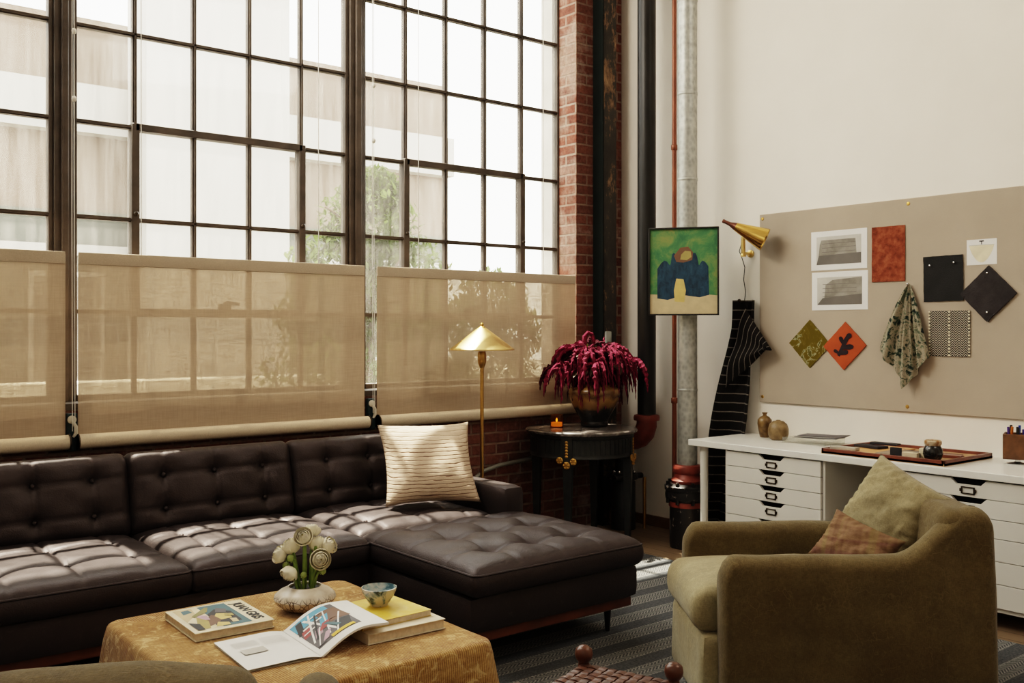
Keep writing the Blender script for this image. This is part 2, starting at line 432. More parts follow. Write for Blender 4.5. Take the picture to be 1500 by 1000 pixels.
M['floral'] = camo('green_floral_print', [(.34, (.016, .022, .024)), (.42, (.06, .085, .06)), (.48, (.30, .265, .20)), (.54, (.36, .31, .235)), (.60, (.17, .19, .13)), (.72, (.03, .045, .042)), (.8, (.30, .12, .07))], 24, .8)
M['moss'] = camo('moss_green_print', [(.45, (.115, .085, .012)), (.55, (.15, .11, .02)), (.585, (.34, .33, .2)), (.62, (.10, .085, .02))], 15, 1.0)
M['rust'] = plain('rust_orange_felt', (.40, .075, .022), .9, 0, .15, 10, .3, 120)
M['rust_weave'] = camo('brick_red_weave', [(.3, (.13, .035, .02)), (.5, (.24, .065, .035)), (.7, (.33, .11, .06))], 30, .2)
M['blackfab'] = plain('black_cloth', (.010, .010, .010), .85, 0, .3, 10, .3, 140)
M['char'] = plain('charcoal_felt', (.032, .027, .028), .95, 0, .3, 22, .5, 120)
M['leafdark'] = plain('dark_maroon_applique', (.022, .013, .016), .9)
M['photo_grey'] = camo('greyish_photo_print', [(.3, (.17, .155, .13)), (.5, (.27, .25, .215)), (.7, (.36, .34, .30))], 7)
M['photo_dark'] = plain('dark_photo_tone', (.13, .115, .10), .6)
M['pale_grey'] = plain('pale_grey_print', (.50, .48, .44), .7)
M['ink'] = plain('black_ink', (.012, .012, .013), .6)
M['greytext'] = plain('grey_text_ink', (.52, .51, .50), .7)
# ceramics
def ceram(name, stops, scale, rough=.3, map_=(1,1,1), dist=.3):
    n = N(name); o = n.co(); f = n.noise(n.mapping(o, map_), scale, 5, .6, dist)
    return n.done(n.bsdf(n.ramp(f, stops), rough, 0, .5, n.bump(f, .1, .004)))
M['brown_glaze'] = ceram('brown_ash_glaze', [(.3, (.06, .032, .012)), (.55, (.17, .10, .035)), (.75, (.28, .18, .07))], 16)
M['tan_glaze'] = ceram('speckled_tan_stoneware', [(.3, (.12, .075, .033)), (.55, (.23, .155, .075)), (.75, (.32, .22, .11))], 22, .45)
M['black_glaze'] = ceram('black_glaze', [(.4, (.010, .010, .010)), (.7, (.025, .024, .022))], 20, .22)
M['rim_glaze'] = ceram('amber_cream_rim', [(.4, (.28, .13, .04)), (.6, (.5, .4, .28))], 40, .3)
def raku():
    n = N('white_crackle_raku'); o = n.co(); p = n.xyz(o)
    ang = n.math('ARCTAN2', p[1], p[0])
    v = n.comb(n.math('MULTIPLY', ang, 3.2), n.math('MULTIPLY', p[2], 22.), 0.)
    w = n.nd('ShaderNodeTexVoronoi', feature='DISTANCE_TO_EDGE'); n.ln(v, w.inputs['Vector']); w.inputs['Scale'].default_value = 2.0
    line = n.ramp(w.outputs['Distance'], [(.02, 1.), (.07, 0.)])
    low = n.ramp(p[2], [(.006, 1.), (.05, .9), (.062, 0.)])
    base = n.ramp(n.noise(o, 22, 4), [(.3, (.52, .43, .33)), (.7, (.70, .64, .55))])
    c = n.mix(n.math('MULTIPLY', line, low), base, (.05, .03, .022))
    c = n.mix(n.ramp(p[2], [(.0, .6), (.03, 0.)]), c, (.16, .10, .07))
    return n.done(n.bsdf(c, .3, 0, .5))
M['raku'] = raku()
M['bowl'] = ceram('blue_cream_splash_glaze', [(.36, (.035, .045, .05)), (.42, (.17, .24, .26)), (.5, (.55, .50, .40)), (.66, (.58, .52, .42)), (.74, (.10, .10, .09))], 20, .25, (1,1,1), .6)
M['bowl_in'] = ceram('blue_grey_inner_glaze', [(.4, (.08, .16, .20)), (.5, (.26, .36, .38)), (.62, (.55, .55, .5))], 22, .2, (1,1,1), .8)
def urn_mat():
    n = N('amber_drip_glaze'); o = n.co(); p = n.xyz(o)
    f = n.math('ADD', n.math('MULTIPLY', p[2], 3.4), n.math('MULTIPLY', n.math('SUBTRACT', n.noise(n.mapping(o, (1, 1, .6)), 14, 5), .5), .42))
    c = n.ramp(f, [(.28, (.012, .011, .011)), (.40, (.035, .028, .022)), (.47, (.20, .11, .042)), (.62, (.30, .17, .06)), (.72, (.12, .062, .028)), (.86, (.34, .2, .07))])
    return n.done(n.bsdf(c, .25, 0, .5))
M['urn'] = urn_mat()
# plants
M['petal'] = plain('cream_petal', (.80, .75, .60), .6, 0, .08, 30, Subsurface_Weight=.15, Subsurface_Radius=(.01,.01,.006))
M['petal_core'] = plain('yellow_green_heart', (.35, .30, .07), .7)
M['stem_green'] = plain('green_stem', (.17, .25, .055), .5, 0, .25, 25)
M['bud_green'] = plain('green_bud', (.24, .31, .09), .5, 0, .25, 60)
M['amaranth'] = plain('crimson_amaranth', (.17, .016, .042), .85, 0, .5, 40, .8, 160, .2, .01)
M['amaranth_dark'] = plain('dark_wine_amaranth', (.055, .006, .014), .85, 0, .5, 40, .8, 160, .2, .01)
M['leaf_dark'] = plain('dark_red_green_leaf', (.07, .04, .018), .6, 0, .4, 20)
def leafmat(name, a, b):
    n = N(name); o = n.co(); c = n.ramp(n.noise(o, 3, 3), [(.35, a), (.65, b)])
    d = n.nd('ShaderNodeBsdfDiffuse'); n.ln(c, d.inputs[0]); t = n.nd('ShaderNodeBsdfTranslucent'); n.ln(c, t.inputs[0])
    m = n.nd('ShaderNodeMixShader'); m.inputs[0].default_value = .5; n.ln(d.outputs[0], m.inputs[1]); n.ln(t.outputs[0], m.inputs[2])
    return n.done(m.outputs[0])
M['tree_leaf'] = leafmat('mid_green_leaf', (.045, .075, .018), (.12, .16, .05))  # slightly paler green than the shrub leaves
M['shrub_leaf'] = leafmat('deep_green_leaf', (.035, .06, .02), (.09, .13, .045))
M['bark'] = plain('grey_brown_bark', (.12, .085, .06), .9)
# outdoors
M['stucco'] = plain('pale_beige_stucco', (.175, .13, .10), .9, 0, .04, 1.2)
M['stucco_white'] = plain('white_stucco', (.42, .40, .37), .9, 0, .03, 1)
M['stucco_grey'] = plain('grey_stucco', (.10, .105, .09), .9, 0, .08, 2)
M['street'] = plain('grey_asphalt', (.22, .20, .17), .9, 0, .15, 1)
M['curb'] = plain('pale_kerb_stone', (.85, .8, .7), .9)
M['pale_brick'] = plain('white_painted_brick', (.70, .66, .60), .9)
M['tray_wood'] = plain('red_mahogany', (.16, .05, .03), .35, 0, .3, 14)
M['tan_wood'] = plain('tan_wood_panel', (.42, .25, .12), .5, 0, .15, 10)
M['box_wood'] = plain('oiled_oak', (.14, .065, .028), .45, 0, .35, 18)
M['stool_wood'] = plain('turned_dark_wood', (.10, .035, .018), .35, 0, .3, 12)
def stool_weave():
    n = N('woven_leather_strap'); o = n.co(); f = n.noise(o, 30, 5, .7)
    return n.done(n.bsdf(n.ramp(f, [(.3, (.045, .018, .011)), (.7, (.13, .055, .033))]), .4, 0, .5, n.bump(f, .3, .004)))
M['strap'] = stool_weave()
M['gold'] = brass('worn_gilt', (.55, .33, .10), .4)
def marble():
    n = N('worn_dark_marble'); o = n.co(); f = n.noise(o, 6, 7, .7, 1.0)
    return n.done(n.bsdf(n.ramp(f, [(.35, (.03, .026, .024)), (.55, (.14, .12, .11)), (.75, (.42, .38, .35))]), .25, 0, .5))
M['marble'] = marble()
M['table_black'] = plain('distressed_black_green_paint', (.014, .015, .014), .45, 0, .5, 16, .2, 40)
M['chrome'] = plain('bright_chrome', (.7, .7, .7), .15, 1, .05)
M['bottle_blue'] = plain('blue_pen_plastic', (.03, .07, .35), .3)
M['pen_orange'] = plain('orange_pen_plastic', (.55, .16, .02), .3)
M['pen_black'] = plain('black_pen_plastic', (.012, .012, .014), .3)
M['pen_violet'] = plain('violet_pen_plastic', (.08, .04, .20), .3)
def clear_mat(name, col, f):
    n = N(name)
    t = n.nd('ShaderNodeBsdfTransparent'); t.inputs[0].default_value = (*col, 1)
    g = n.nd('ShaderNodeBsdfGlossy'); g.inputs['Roughness'].default_value = .06
    m = n.nd('ShaderNodeMixShader'); m.inputs[0].default_value = f; n.ln(t.outputs[0], m.inputs[1]); n.ln(g.outputs[0], m.inputs[2])
    return n.done(m.outputs[0])
M['acrylic'] = clear_mat('clear_acrylic', (.95, .95, .93), .12)
def amber_mat():
    n = N('amber_glass')
    t = n.nd('ShaderNodeBsdfTransparent'); t.inputs[0].default_value = (.75, .45, .18, 1)
    p = n.bsdf((.10, .05, .018), .1, 0, .6)
    m = n.nd('ShaderNodeMixShader'); m.inputs[0].default_value = .42; n.ln(t.outputs[0], m.inputs[1]); n.ln(p, m.inputs[2])
    return n.done(m.outputs[0])
M['amber_glass'] = amber_mat()
def emis(name, col, st):
    n = N(name); e = n.nd('ShaderNodeEmission'); e.inputs[0].default_value = (*col, 1); e.inputs[1].default_value = st
    return n.done(e.outputs[0])
M['flame'] = emis('candle_flame', (1, .68, .28), 9)
def wax():
    n = N('glowing_candle_wax')
    return n.done(n.bsdf((.8, .5, .16), .5, 0, .5, None, Emission_Color=(1, .6, .2, 1), Emission_Strength=1.6))
M['wax'] = wax()
def flat(name, col, rough=.6): return plain(name, col, rough, 0, .12, 14)
for k, c in {'a_green':(.085,.20,.075),'a_ochre':(.36,.29,.10),'a_blue':(.02,.05,.085),'a_sand':(.55,.44,.27),'a_yellow':(.58,.44,.16),
             'a_teal':(.06,.13,.15),'a_black':(.015,.014,.016),'a_brown':(.16,.08,.045),'a_cream':(.70,.62,.45),'a_pink':(.60,.42,.46),
             'a_olive':(.22,.20,.07),'a_red':(.34,.06,.055),'a_sky':(.10,.33,.48),'a_white':(.78,.77,.75),'a_grey':(.10,.09,.095),'a_mauve':(.45,.30,.36),
             'a_gold':(.62,.42,.04)}.items():
    M[k] = flat('print_' + k[2:], c)
def art_ground():
    n = N('mottled_green_paint'); o = n.co(); f = n.noise(o, 7, 6, .7, .5)
    return n.done(n.bsdf(n.ramp(f, [(.3, (.03, .115, .065)), (.48, (.07, .20, .08)), (.6, (.17, .25, .085)), (.75, (.33, .25, .08))]), .55, 0, .4, n.bump(f, .2)))
M['art_ground'] = art_ground()
def art_blue():
    n = N('brushed_dark_blue_paint'); o = n.co(); f = n.noise(n.mapping(o, (1,1,.5)), 30, 5, .7, .5)
    return n.done(n.bsdf(n.ramp(f, [(.3, (.008, .02, .04)), (.6, (.02, .06, .10)), (.8, (.06, .12, .13))]), .55, 0, .4))
M['art_blue'] = art_blue()
def yellow_cover():
    n = N('mottled_yellow_cover'); o = n.co(); f = n.noise(o, 9, 5, .65)
    return n.done(n.bsdf(n.ramp(f, [(.3, (.55, .34, .01)), (.55, (.66, .47, .08)), (.75, (.66, .55, .24))]), .5, 0, .4))
M['yellow_cover'] = yellow_cover()
# ------------------------------------------------------------------ camera
cam = bpy.data.cameras.new('camera'); co_ = bpy.data.objects.new('camera', cam); COL.objects.link(co_)
co_.location = (0, 0, 1.39); co_.rotation_euler = (R(90), 0, R(-38.9))
cam.sensor_width = 36; cam.lens = 36*1435/1500; cam.shift_y = -16/1500; cam.clip_start = .05; cam.clip_end = 200
scene.camera = co_

# ------------------------------------------------------------------ room shell
WX, WY, GY = 5.17, 5.12, 5.33          # right wall, brick wall face, glazing plane
X0, Y0, HC = -2.6, -2.6, 4.9
SILL, HEAD = 1.03, 4.43
m = MB(); m.box(X0-.2, WX+.2, Y0-.2, 5.5, -.12, 0); struct(m.build('floor', M['floor']), 'worn wooden plank floor', 'floor')
m = MB(); m.box(X0-.2, WX+.2, Y0-.2, 5.5, HC, HC+.12); struct(m.build('ceiling', M['ceil']), 'white loft ceiling', 'ceiling')
m = MB(); m.box(WX, WX+.2, Y0-.2, 5.5, 0, HC); struct(m.build('wall_right', M['wall']), 'off-white plaster wall behind the desk', 'wall')
m = MB(); m.box(X0-.2, X0, Y0-.2, 5.5, 0, HC); struct(m.build('wall_left', M['wall']), 'off-white wall on the left', 'wall')
m = MB(); m.box(X0, WX, Y0-.2, Y0, 0, HC); struct(m.build('wall_back', M['wall']), 'off-white wall behind the camera', 'wall')
OX0, OX1 = -.32, 4.72                   # window opening
m = MB()
m.box(X0, WX, WY, 5.5, 0, SILL-.02)
m.box(X0, WX, WY, 5.5, HEAD+.02, HC)
m.box(X0, OX0, WY, 5.5, SILL-.02, HEAD+.02)
m.box(OX1, WX, WY, 5.5, SILL-.02, HEAD+.02)
m.mi = 1
m.box(OX1-.004, OX1, WY+.001, 5.36, SILL, HEAD)
m.mi = 2
m.box(OX1-.004, OX1, 5.361, 5.499, SILL, HEAD)
struct(m.build('wall_window', [M['brick_x'], M['brick_y'], M['pale_brick']], flat=True), 'red brick wall around the tall steel windows', 'wall')
m = MB(); m.box(OX0, OX1, WY-.008, GY+.03, SILL-.03, SILL); struct(m.build('trim_1', M['window_steel']), 'dark steel window sill', 'sill')
m = MB(); m.box(WX-.016, WX, 1.0, 4.98, 0, .075); struct(m.build('baseboard_right', M['trim_wood'], bevel=.004), 'stained wood baseboard on the right wall', 'baseboard')
m = MB(); m.box(-3, 6, 5.5, 6.0, 5.55, 5.7); struct(m.build('trim_2', M['stucco_white']), 'unseen slab added outside above the windows to cut the sun', 'sun blocker')  # unseen slab added to keep sun off the front of the chaise

# ------------------------------------------------------------------ steel windows
ROWS = [1.488, 1.977, 2.468, 2.962, 3.455, 3.945]
def bar(m, x0, x1, z0, z1, w=.022, d=.035, y=GY):
    """glazing bar with a stepped T profile"""
    if abs(x1-x0) < 1e-6:
        m.box(x0-w/2, x0+w/2, y-d/2, y+d/2, z0, z1); m.box(x0-w*.22, x0+w*.22, y-d/2-.012, y-d/2, z0, z1)
    else:
        m.box(x0, x1, y-d/2, y+d/2, z0-w/2, z0+w/2); m.box(x0, x1, y-d/2-.012, y-d/2, z0-w*.22, z0+w*.22)
def window(num, x0, x1, cols, sash, lab):
    root = None
    f = MB(); t = .022
    f.box(x0, x0+t, GY-.03, GY+.03, SILL, HEAD); f.box(x1-t, x1, GY-.03, GY+.03, SILL, HEAD)
    f.box(x0, x1, GY-.03, GY+.03, SILL, SILL+.03); f.box(x0, x1, GY-.03, GY+.03, HEAD-.04, HEAD)
    root = struct(f.build('window_%d' % num, M['window_steel'], bevel=.003, seg=1), lab, 'window')
    g = MB()
    for cx in cols: bar(g, cx, cx, SILL, HEAD)
    for rz in ROWS: bar(g, x0, x1, rz, rz)
    g.build('glazing_bars', M['window_steel'], root)
    if sash:
        a, b, z0, z1 = sash
        s = MB(); w = .042
        s.box(a-w/2, a+w/2, GY-.035, GY+.03, z0-w/2, z1+w/2); s.box(b-w/2, b+w/2, GY-.035, GY+.03, z0-w/2, z1+w/2)
        s.box(a, b, GY-.035, GY+.03, z1-w*.4, z1+w*.55); s.box(a, b, GY-.035, GY+.03, z0-w*.6, z0+w*.5)
        so = s.build('sash', M['window_steel'], root, bevel=.003, seg=1)
        l = MB(); cx = (a+b)/2
        l.box(cx-.035, cx+.035, GY-.055, GY-.035, z0+.02, z0+.05); l.tube([(cx-.02, GY-.06, z0+.035), (cx, GY-.075, z0+.06), (cx+.07, GY-.08, z0+.05)], .009, 8)
        l.build('latch', M['bronze'], so)
        for xx in (a, b):
            k = MB(); k.lathe([(.0, .0), (.013, .0), (.012, .012), (.006, .018), (0, .018)], 12, M=T(xx, GY-.036, 2.01) @ Matrix.Rotation(R(90), 4, 'X')); k.build('screw', M['bronze'], so)
    p = MB(); p.box(x0, x1, GY-.002, GY+.002, SILL, HEAD); p.build('pane', M['pane'], root, flat=True)
    return root
window(1, -.30, 1.303, [.02, .34, .66, .98], None, 'tall black steel window partly seen at the left edge')
window(2, 1.395, 2.99, [1.71, 2.033, 2.356, 2.68], (1.71, 2.68, 1.488, 2.468), 'tall black steel window in the middle with a three pane hopper sash')
window(3, 3.09, 4.72, [3.411, 3.728, 4.05, 4.374], (3.411, 4.374, 1.488, 2.468), 'tall black steel window on the right beside the brick pier')
for k, (a, b, lab) in enumerate(((1.303, 1.395, 'dark steel mullion between the left and middle windows'), (2.99, 3.09, 'dark steel mullion between the middle and right windows'))):
    m = MB(); m.box(a, b, GY-.05, GY+.05, SILL, HEAD); m.box(a+.03, b-.03, GY-.075, GY-.05, SILL, HEAD)
    struct(m.build('trim_%d' % (k+3), M['window_steel'], bevel=.004, seg=1), lab, 'mullion')

# ------------------------------------------------------------------ roller blinds pulled up from the sill
BY = 5.06
def blind(x0, x1, cords, lab, chain):
    root = thing('roller_blind', lab, 'blind', ((x0+x1)/2, BY, .81), 0, 'bottom-up roller blinds on the windows')
    zr, rr, top = .847, .036, 1.775
    m = MB(); m.grid(lambda u, v: (x0+(x1-x0)*u, BY+.028+.004*math.sin(u*7)*math.sin(v*PI), zr+(top-.05-zr)*v), 24, 10)
    m.build('shade_cloth', M['shade'], root, world=True)
    m = MB(); m.rbox(x1-x0, .014, .062, .006, (4, 2, 4), M=T((x0+x1)/2, BY+.028, top-.06)); m.build('top_rail', M['hem'], root, world=True)
    m = MB(); m.cyl((x0-.012, BY, zr), (x1+.012, BY, zr), rr, seg=24); m.build('roller', M['shade_solid'], root, world=True)
    for cx in cords:
        m = MB(); m.tube([(cx, BY+.028, top), (cx, BY+.03, 3.0), (cx, BY+.03, 4.42)], .0022, 6); m.build('lift_cord', M['cord'], root, world=True)
    if chain:
        m = MB()
        for d in (-.006, .006): m.tube([(chain+d, BY-.01, .90), (chain+d, BY, 2.0), (chain+d*.6, BY, 4.4)], .0018, 6)
        for zz in (2.52, 2.85): m.sphere((chain+.004, BY, zz), .012, 10, 8, (1, 1, 1.25))
        m.build('bead_chain', M['cord'], root, world=True)
        b = MB(); b.box(chain-.024, chain+.024, BY+.012, BY+.05, .80, .985); br = b.build('bracket', M['teal'], root, world=True, bevel=.004)
        k = MB(); k.lathe([(.0, 0), (.020, 0), (.020, .012), (.012, .016), (0, .016)], 18, M=T(chain-.004, BY+.012, .955) @ Matrix.Rotation(R(90), 4, 'X'))
        k.tube([(chain-.004, BY, .95), (chain+.012, BY-.004, .92), (chain+.012, BY-.004, .89), (chain, BY-.002, .87)], [.008, .010, .010, .006], 8)
        k.bm.transform(Matrix.Translation(-Vector(root.location)))
        k.build('clutch', M['cream_plastic'], br)
    for xx in (x0-.012, x1+.006):
        m = MB(); m.cyl((xx, BY, zr), (xx+.006, BY, zr), .041, seg=20); m.build('end_cap', M['bronze'], root, world=True)
    return root
blind(-.28, 1.306, (.0, .99), 'beige roller blind cut off by the left edge of the photo', None)
blind(1.364, 2.978, (1.67, 2.675), 'wide beige roller blind on the middle window, behind the sofa', 1.334)
blind(3.062, 4.68, (3.362, 4.382), 'beige roller blind on the right window, behind the brass floor lamp', 3.02)

# ------------------------------------------------------------------ steel column, pipes, conduit
root = thing('steel_column', 'black steel column with peeling rusty paint in the corner', 'column', (4.95, 5.07, 0))
m = MB(); m.box(4.877, 4.893, 5.018, 5.12, 0, HC); m.build('flange', M['green_black'], root, world=True, bevel=.006)
m = MB(); m.box(4.893, 5.02, 5.022, 5.12, 0, HC); m.build('web', M['peel'], root, world=True, bevel=.004)
m = MB(); m.rbox(.055, .02, .085, .006, (4, 2, 4), M=T(4.925, 5.011, 1.30)); m.build('switch_plate', plain('grey_switch_plate', (.42, .44, .42), .4), root, world=True)

root = thing('drain_pipe', 'black iron drain pipe ending in a red elbow', 'pipe', (4.95, 4.66, 0))
bx, by = 4.95, 4.66
m = MB(); m.cyl((bx, by, .80), (bx, by, HC), .063, seg=32); m.build('pipe', M['pipe_black'], root, world=True)
m = MB(); m.lathe([(.065, 0), (.088, 0), (.09, .02), (.085, .035), (.066, .04)], 32, (bx, by, .775))
m.tube([(bx, by, .80), (bx, by, .74), (bx, by+.02, .69), (bx, by+.06, .655), (bx, by+.11, .635), (bx, by+.17, .63), (bx, by+.31, .63)], [.068, .07, .072, .073, .072, .07, .068], 24)
m.tube([(bx, by+.20, .63), (bx, by+.22, .63), (bx, by+.27, .63), (bx, by+.29, .63)], [.07, .095, .095, .07], 24)
m.build('elbow', M['red_iron'], root, world=True)

gx, gy = 4.84, 4.20
root = thing('galvanised_pipe', 'galvanised steel standpipe rising behind the painting from a black base', 'pipe', (gx, gy, 0))
m = MB(); m.cyl((gx, gy, .50), (gx, gy, HC), .063, seg=32)
for zz in (1.0, 2.35, 2.9, 3.5): m.lathe([(.0635, 0), (.0655, .004), (.0655, .014), (.0635, .018)], 32, (gx, gy, zz), cap=False)
m.build('pipe', M['galv'], root, world=True)
m = MB(); m.lathe([(.07, 0), (.095, .0), (.105, .03), (.085, .05), (.078, .07), (.092, .085), (.095, .11), (.088, .125), (.066, .13)], 32, (gx, gy, .40)); m.build('coupling', M['red_iron'], root, world=True)
m = MB(); m.lathe([(.112, 0), (.115, .03), (.112, .29), (.118, .31), (.14, .315), (.142, .34), (.138, .365), (.145, .37), (.146, .395), (.12, .41), (.07, .415)], 36, (gx, gy, 0))
for k in range(8):
    a = k*PI/4+.2; m.cyl((gx+.128*math.cos(a), gy+.128*math.sin(a), .285), (gx+.128*math.cos(a), gy+.128*math.sin(a), .425), .012, seg=6)
m.build('base', M['chip'], root, world=True)
m = MB(); m.lathe([(.1175, 0), (.1195, .004), (.1195, .03), (.1175, .034)], 36, (gx, gy, .262), cap=False); m.build('base_ring', M['red_iron'], root, world=True)
m = MB(); m.cyl((4.985, 4.44, 0), (4.985, 4.44, HC), .0155, seg=16)
for zz in (.9, 2.6): m.lathe([(.017, 0), (.022, .006), (.022, .034), (.017, .04)], 16, (4.985, 4.44, zz), cap=False)
tag(m.build('riser_pipe', M['copper']), 'thin red-brown riser pipe left of the galvanised pipe', 'pipe')

sx, sy = 4.935, 4.87
root = thing('standpipe_valve', 'black and red standpipe valve behind the round table', 'valve', (sx, sy, 0))
m = MB(); m.lathe([(.085, 0), (.085, .33), (.06, .36), (.055, .52), (0, .52)], 28, (sx, sy, 0)); m.build('body', M['table_black'], root, world=True)
m = MB(); m.lathe([(.10, 0), (.105, .01), (.105, .035), (.09, .045)], 28, (sx, sy, .35)); m.cyl((sx-.15, sy-.06, .37), (sx+.12, sy-.06, .37), .02, seg=12); m.build('flange', M['chip'], root, world=True)
for k in range(5):
    a = PI*1.0+k*.45; m = MB(); m.sphere((sx+.09*math.cos(a), sy+.09*math.sin(a), .405), .014, 8, 6); m.build('bolt', M['chrome'], root, world=True)
m = MB(); m.tube([(sx, sy, .50), (sx, sy, .53), (sx, sy, .56)], [.07, .075, .03], 20); m.build('cap', M['red_iron'], root, world=True)
m = MB(); m.cyl((sx+.12, sy-.09, 0), (sx+.12, sy-.09, .36), .012, seg=10); m.build('side_rod', M['brass_pole'], root, world=True)

m = MB(); m.tube([(3.62, 5.095, .29), (3.70, 5.095, .33), (3.80, 5.095, .43), (3.88, 5.095, .475), (4.0, 5.095, .50), (4.3, 5.095, .525), (4.75, 5.095, .56)], .014, 10)
tag(m.build('conduit', plain('grey_conduit', (.24, .23, .20), .5, .2)), 'grey metal conduit bent along the brick wall behind the lamp', 'conduit')

# ------------------------------------------------------------------ outdoors
m = MB(); m.box(-30, 40, 5.5, 60, -.6, -.45); struct(m.build('ground', M['street']), 'street outside', 'ground')
m = MB(); m.box(-30, 40, 12.2, 12.6, -.45, .78); tag(m.build('garden_wall', M['curb'], bevel=.02), 'low pale wall across the street seen through the blinds', 'wall')
root = thing('apartment_building', 'pale beige building across the street seen through the windows', 'building', (3, 17, -.45))
m = MB(); m.box(-14, 11.3, 16.2, 24, -.45, 6.3); m.build('facade', M['stucco'], root, world=True)
m = MB(); m.box(-14, 11.35, 15.9, 16.2, 4.45, 5.2); m.build('white_band', M['stucco_white'], root, world=True)
m = MB(); m.box(-14, 11.32, 16.12, 16.2, -.45, 3.25); m.build('grey_ground_storey', M['stucco_grey'], root, world=True)
m = MB(); m.box(-14, 11.35, 16.0, 16.2, 2.55, 2.72); m.build('string_course', M['stucco_white'], root, world=True)
for xa in (1.2, 3.6, 6.2, 8.6):
    m = MB(); m.box(xa, xa+1.1, 16.06, 16.12, .6, 2.3); w_ = m.build('window', M['stucco_white'], root, world=True)
    m = MB(); m.box(xa+.08, xa+1.02, 16.03, 16.058, .68, 2.22); m.bm.transform(Matrix.Translation(-Vector(root.location))); m.build('pane', M['photo_dark'], w_)
root = thing('white_block', 'plain white block added across the street to whiten the hopper sash panes', 'building', (6.0, 15.2, -.45))  # plain block put in so the sash panes look white
m = MB(); m.box(5.0, 7.35, 15.0, 15.88, -.45, 7.5); m.build('wall', M['stucco_white'], root, world=True)
m = MB(); m.box(4.9, 7.45, 14.9, 15.88, 7.5, 7.7); m.build('coping', M['stucco_white'], root, world=True)

def tree(name, lab, cat, loc, crown, n, leaf, trunk_r, lf, grp=None):
    """crown: list of (dx,dy,z,rx,rz) blobs, leaves scattered in their shells"""
    root = thing(name, lab, cat, loc, 0, grp)
    rnd = random.Random(len(lab)+n); m = MB()
    for k in range(n):
        bx_, by_, bz_, rx_, rz_ = crown[rnd.randrange(len(crown))]
        d = Vector((rnd.gauss(0,1), rnd.gauss(0,1), rnd.gauss(0,1))).normalized()*(.55+.5*rnd.random())
        c = Vector((bx_+d.x*rx_, by_+d.y*rx_, bz_+d.z*rz_))
        q = Matrix.Rotation(rnd.uniform(0, 6.28), 4, 'Z') @ Matrix.Rotation(rnd.uniform(-1.2, 1.2), 4, 'X')
        s_ = lf*rnd.uniform(.6, 1.3)
        m.add([(0,-s_,0), (s_*.42,-s_*.1,s_*.08), (0,s_,0), (-s_*.42,-s_*.1,s_*.08)], [(0,1,2),(0,2,3)], T(*c) @ q)
    fo = m.build('foliage', leaf, root, flat=True, recalc=False)
    t = MB(); zt = max(c[2] for c in crown)
    t.tube([(0,0,0), (.03,.02,zt*.4), (0,0,zt*.85)], [trunk_r, trunk_r*.8, trunk_r*.3], 10)
    for a in range(5): t.tube([(0,0,zt*(.35+.1*a)), (.3*math.cos(a*2.4), .3*math.sin(a*2.4), zt*(.5+.1*a)), (.6*math.cos(a*2.4), .6*math.sin(a*2.4), zt*(.62+.08*a))], [trunk_r*.5, trunk_r*.3, .012], 7)
    t.build('trunk', M['bark'], root)
    return root
tree('street_tree', 'leafy green tree rising behind the mullion of the middle window', 'tree', (5.55, 9.4, -.45),
     [(0,0,3.0,.55,.5), (-.25,.1,2.5,.62,.5), (.3,-.1,2.45,.62,.5), (0,.2,2.0,.72,.5), (-.5,.1,1.95,.5,.4), (.5,0,1.9,.5,.4), (0,0,1.4,.7,.5), (.1,0,3.35,.3,.3)], 14000, M['tree_leaf'], .07, .055)
tree('street_tree', 'smaller green tree showing just above the right blind', 'tree', (6.95, 9.0, -.45),
     [(0,0,2.2,.42,.35), (-.3,0,1.9,.4,.35), (.3,0,1.8,.4,.35), (0,0,1.4,.5,.4)], 6000, M['tree_leaf'], .05, .05)
tree('garden_shrub', 'dark bushy shrub silhouetted through the middle blind', 'shrub', (3.55, 6.9, -.45),
     [(0,0,1.35,.42,.45), (.2,0,1.0,.42,.4), (-.2,0,.9,.42,.4), (.0,0,.6,.5,.4)], 3200, M['shrub_leaf'], .04, .05)
tree('garden_shrub', 'dark shrub silhouetted through the right blind beside the lamp', 'shrub', (4.78, 7.0, -.45),
     [(0,0,1.75,.42,.4), (-.2,0,1.4,.42,.4), (.15,0,1.2,.45,.4), (-.1,0,.8,.5,.4)], 3400, M['shrub_leaf'], .04, .05)
tree('conifer', 'narrow conifer silhouetted through the right edge of the right blind', 'tree', (6.62, 7.0, -.45),
     [(0,0,.6,.52,.4), (0,0,1.0,.5,.4), (0,0,1.4,.46,.4), (0,0,1.75,.40,.4), (0,0,2.05,.32,.3)], 3200, M['shrub_leaf'], .05, .045)
# ------------------------------------------------------------------ rug
m = MB(); m.box(-1.4, 4.45, .9, 4.55, .001, .011); tag(m.build('rug', M['rug'], bevel=.003), 'grey flat-woven rug with zigzag stripes under the furniture', 'rug')

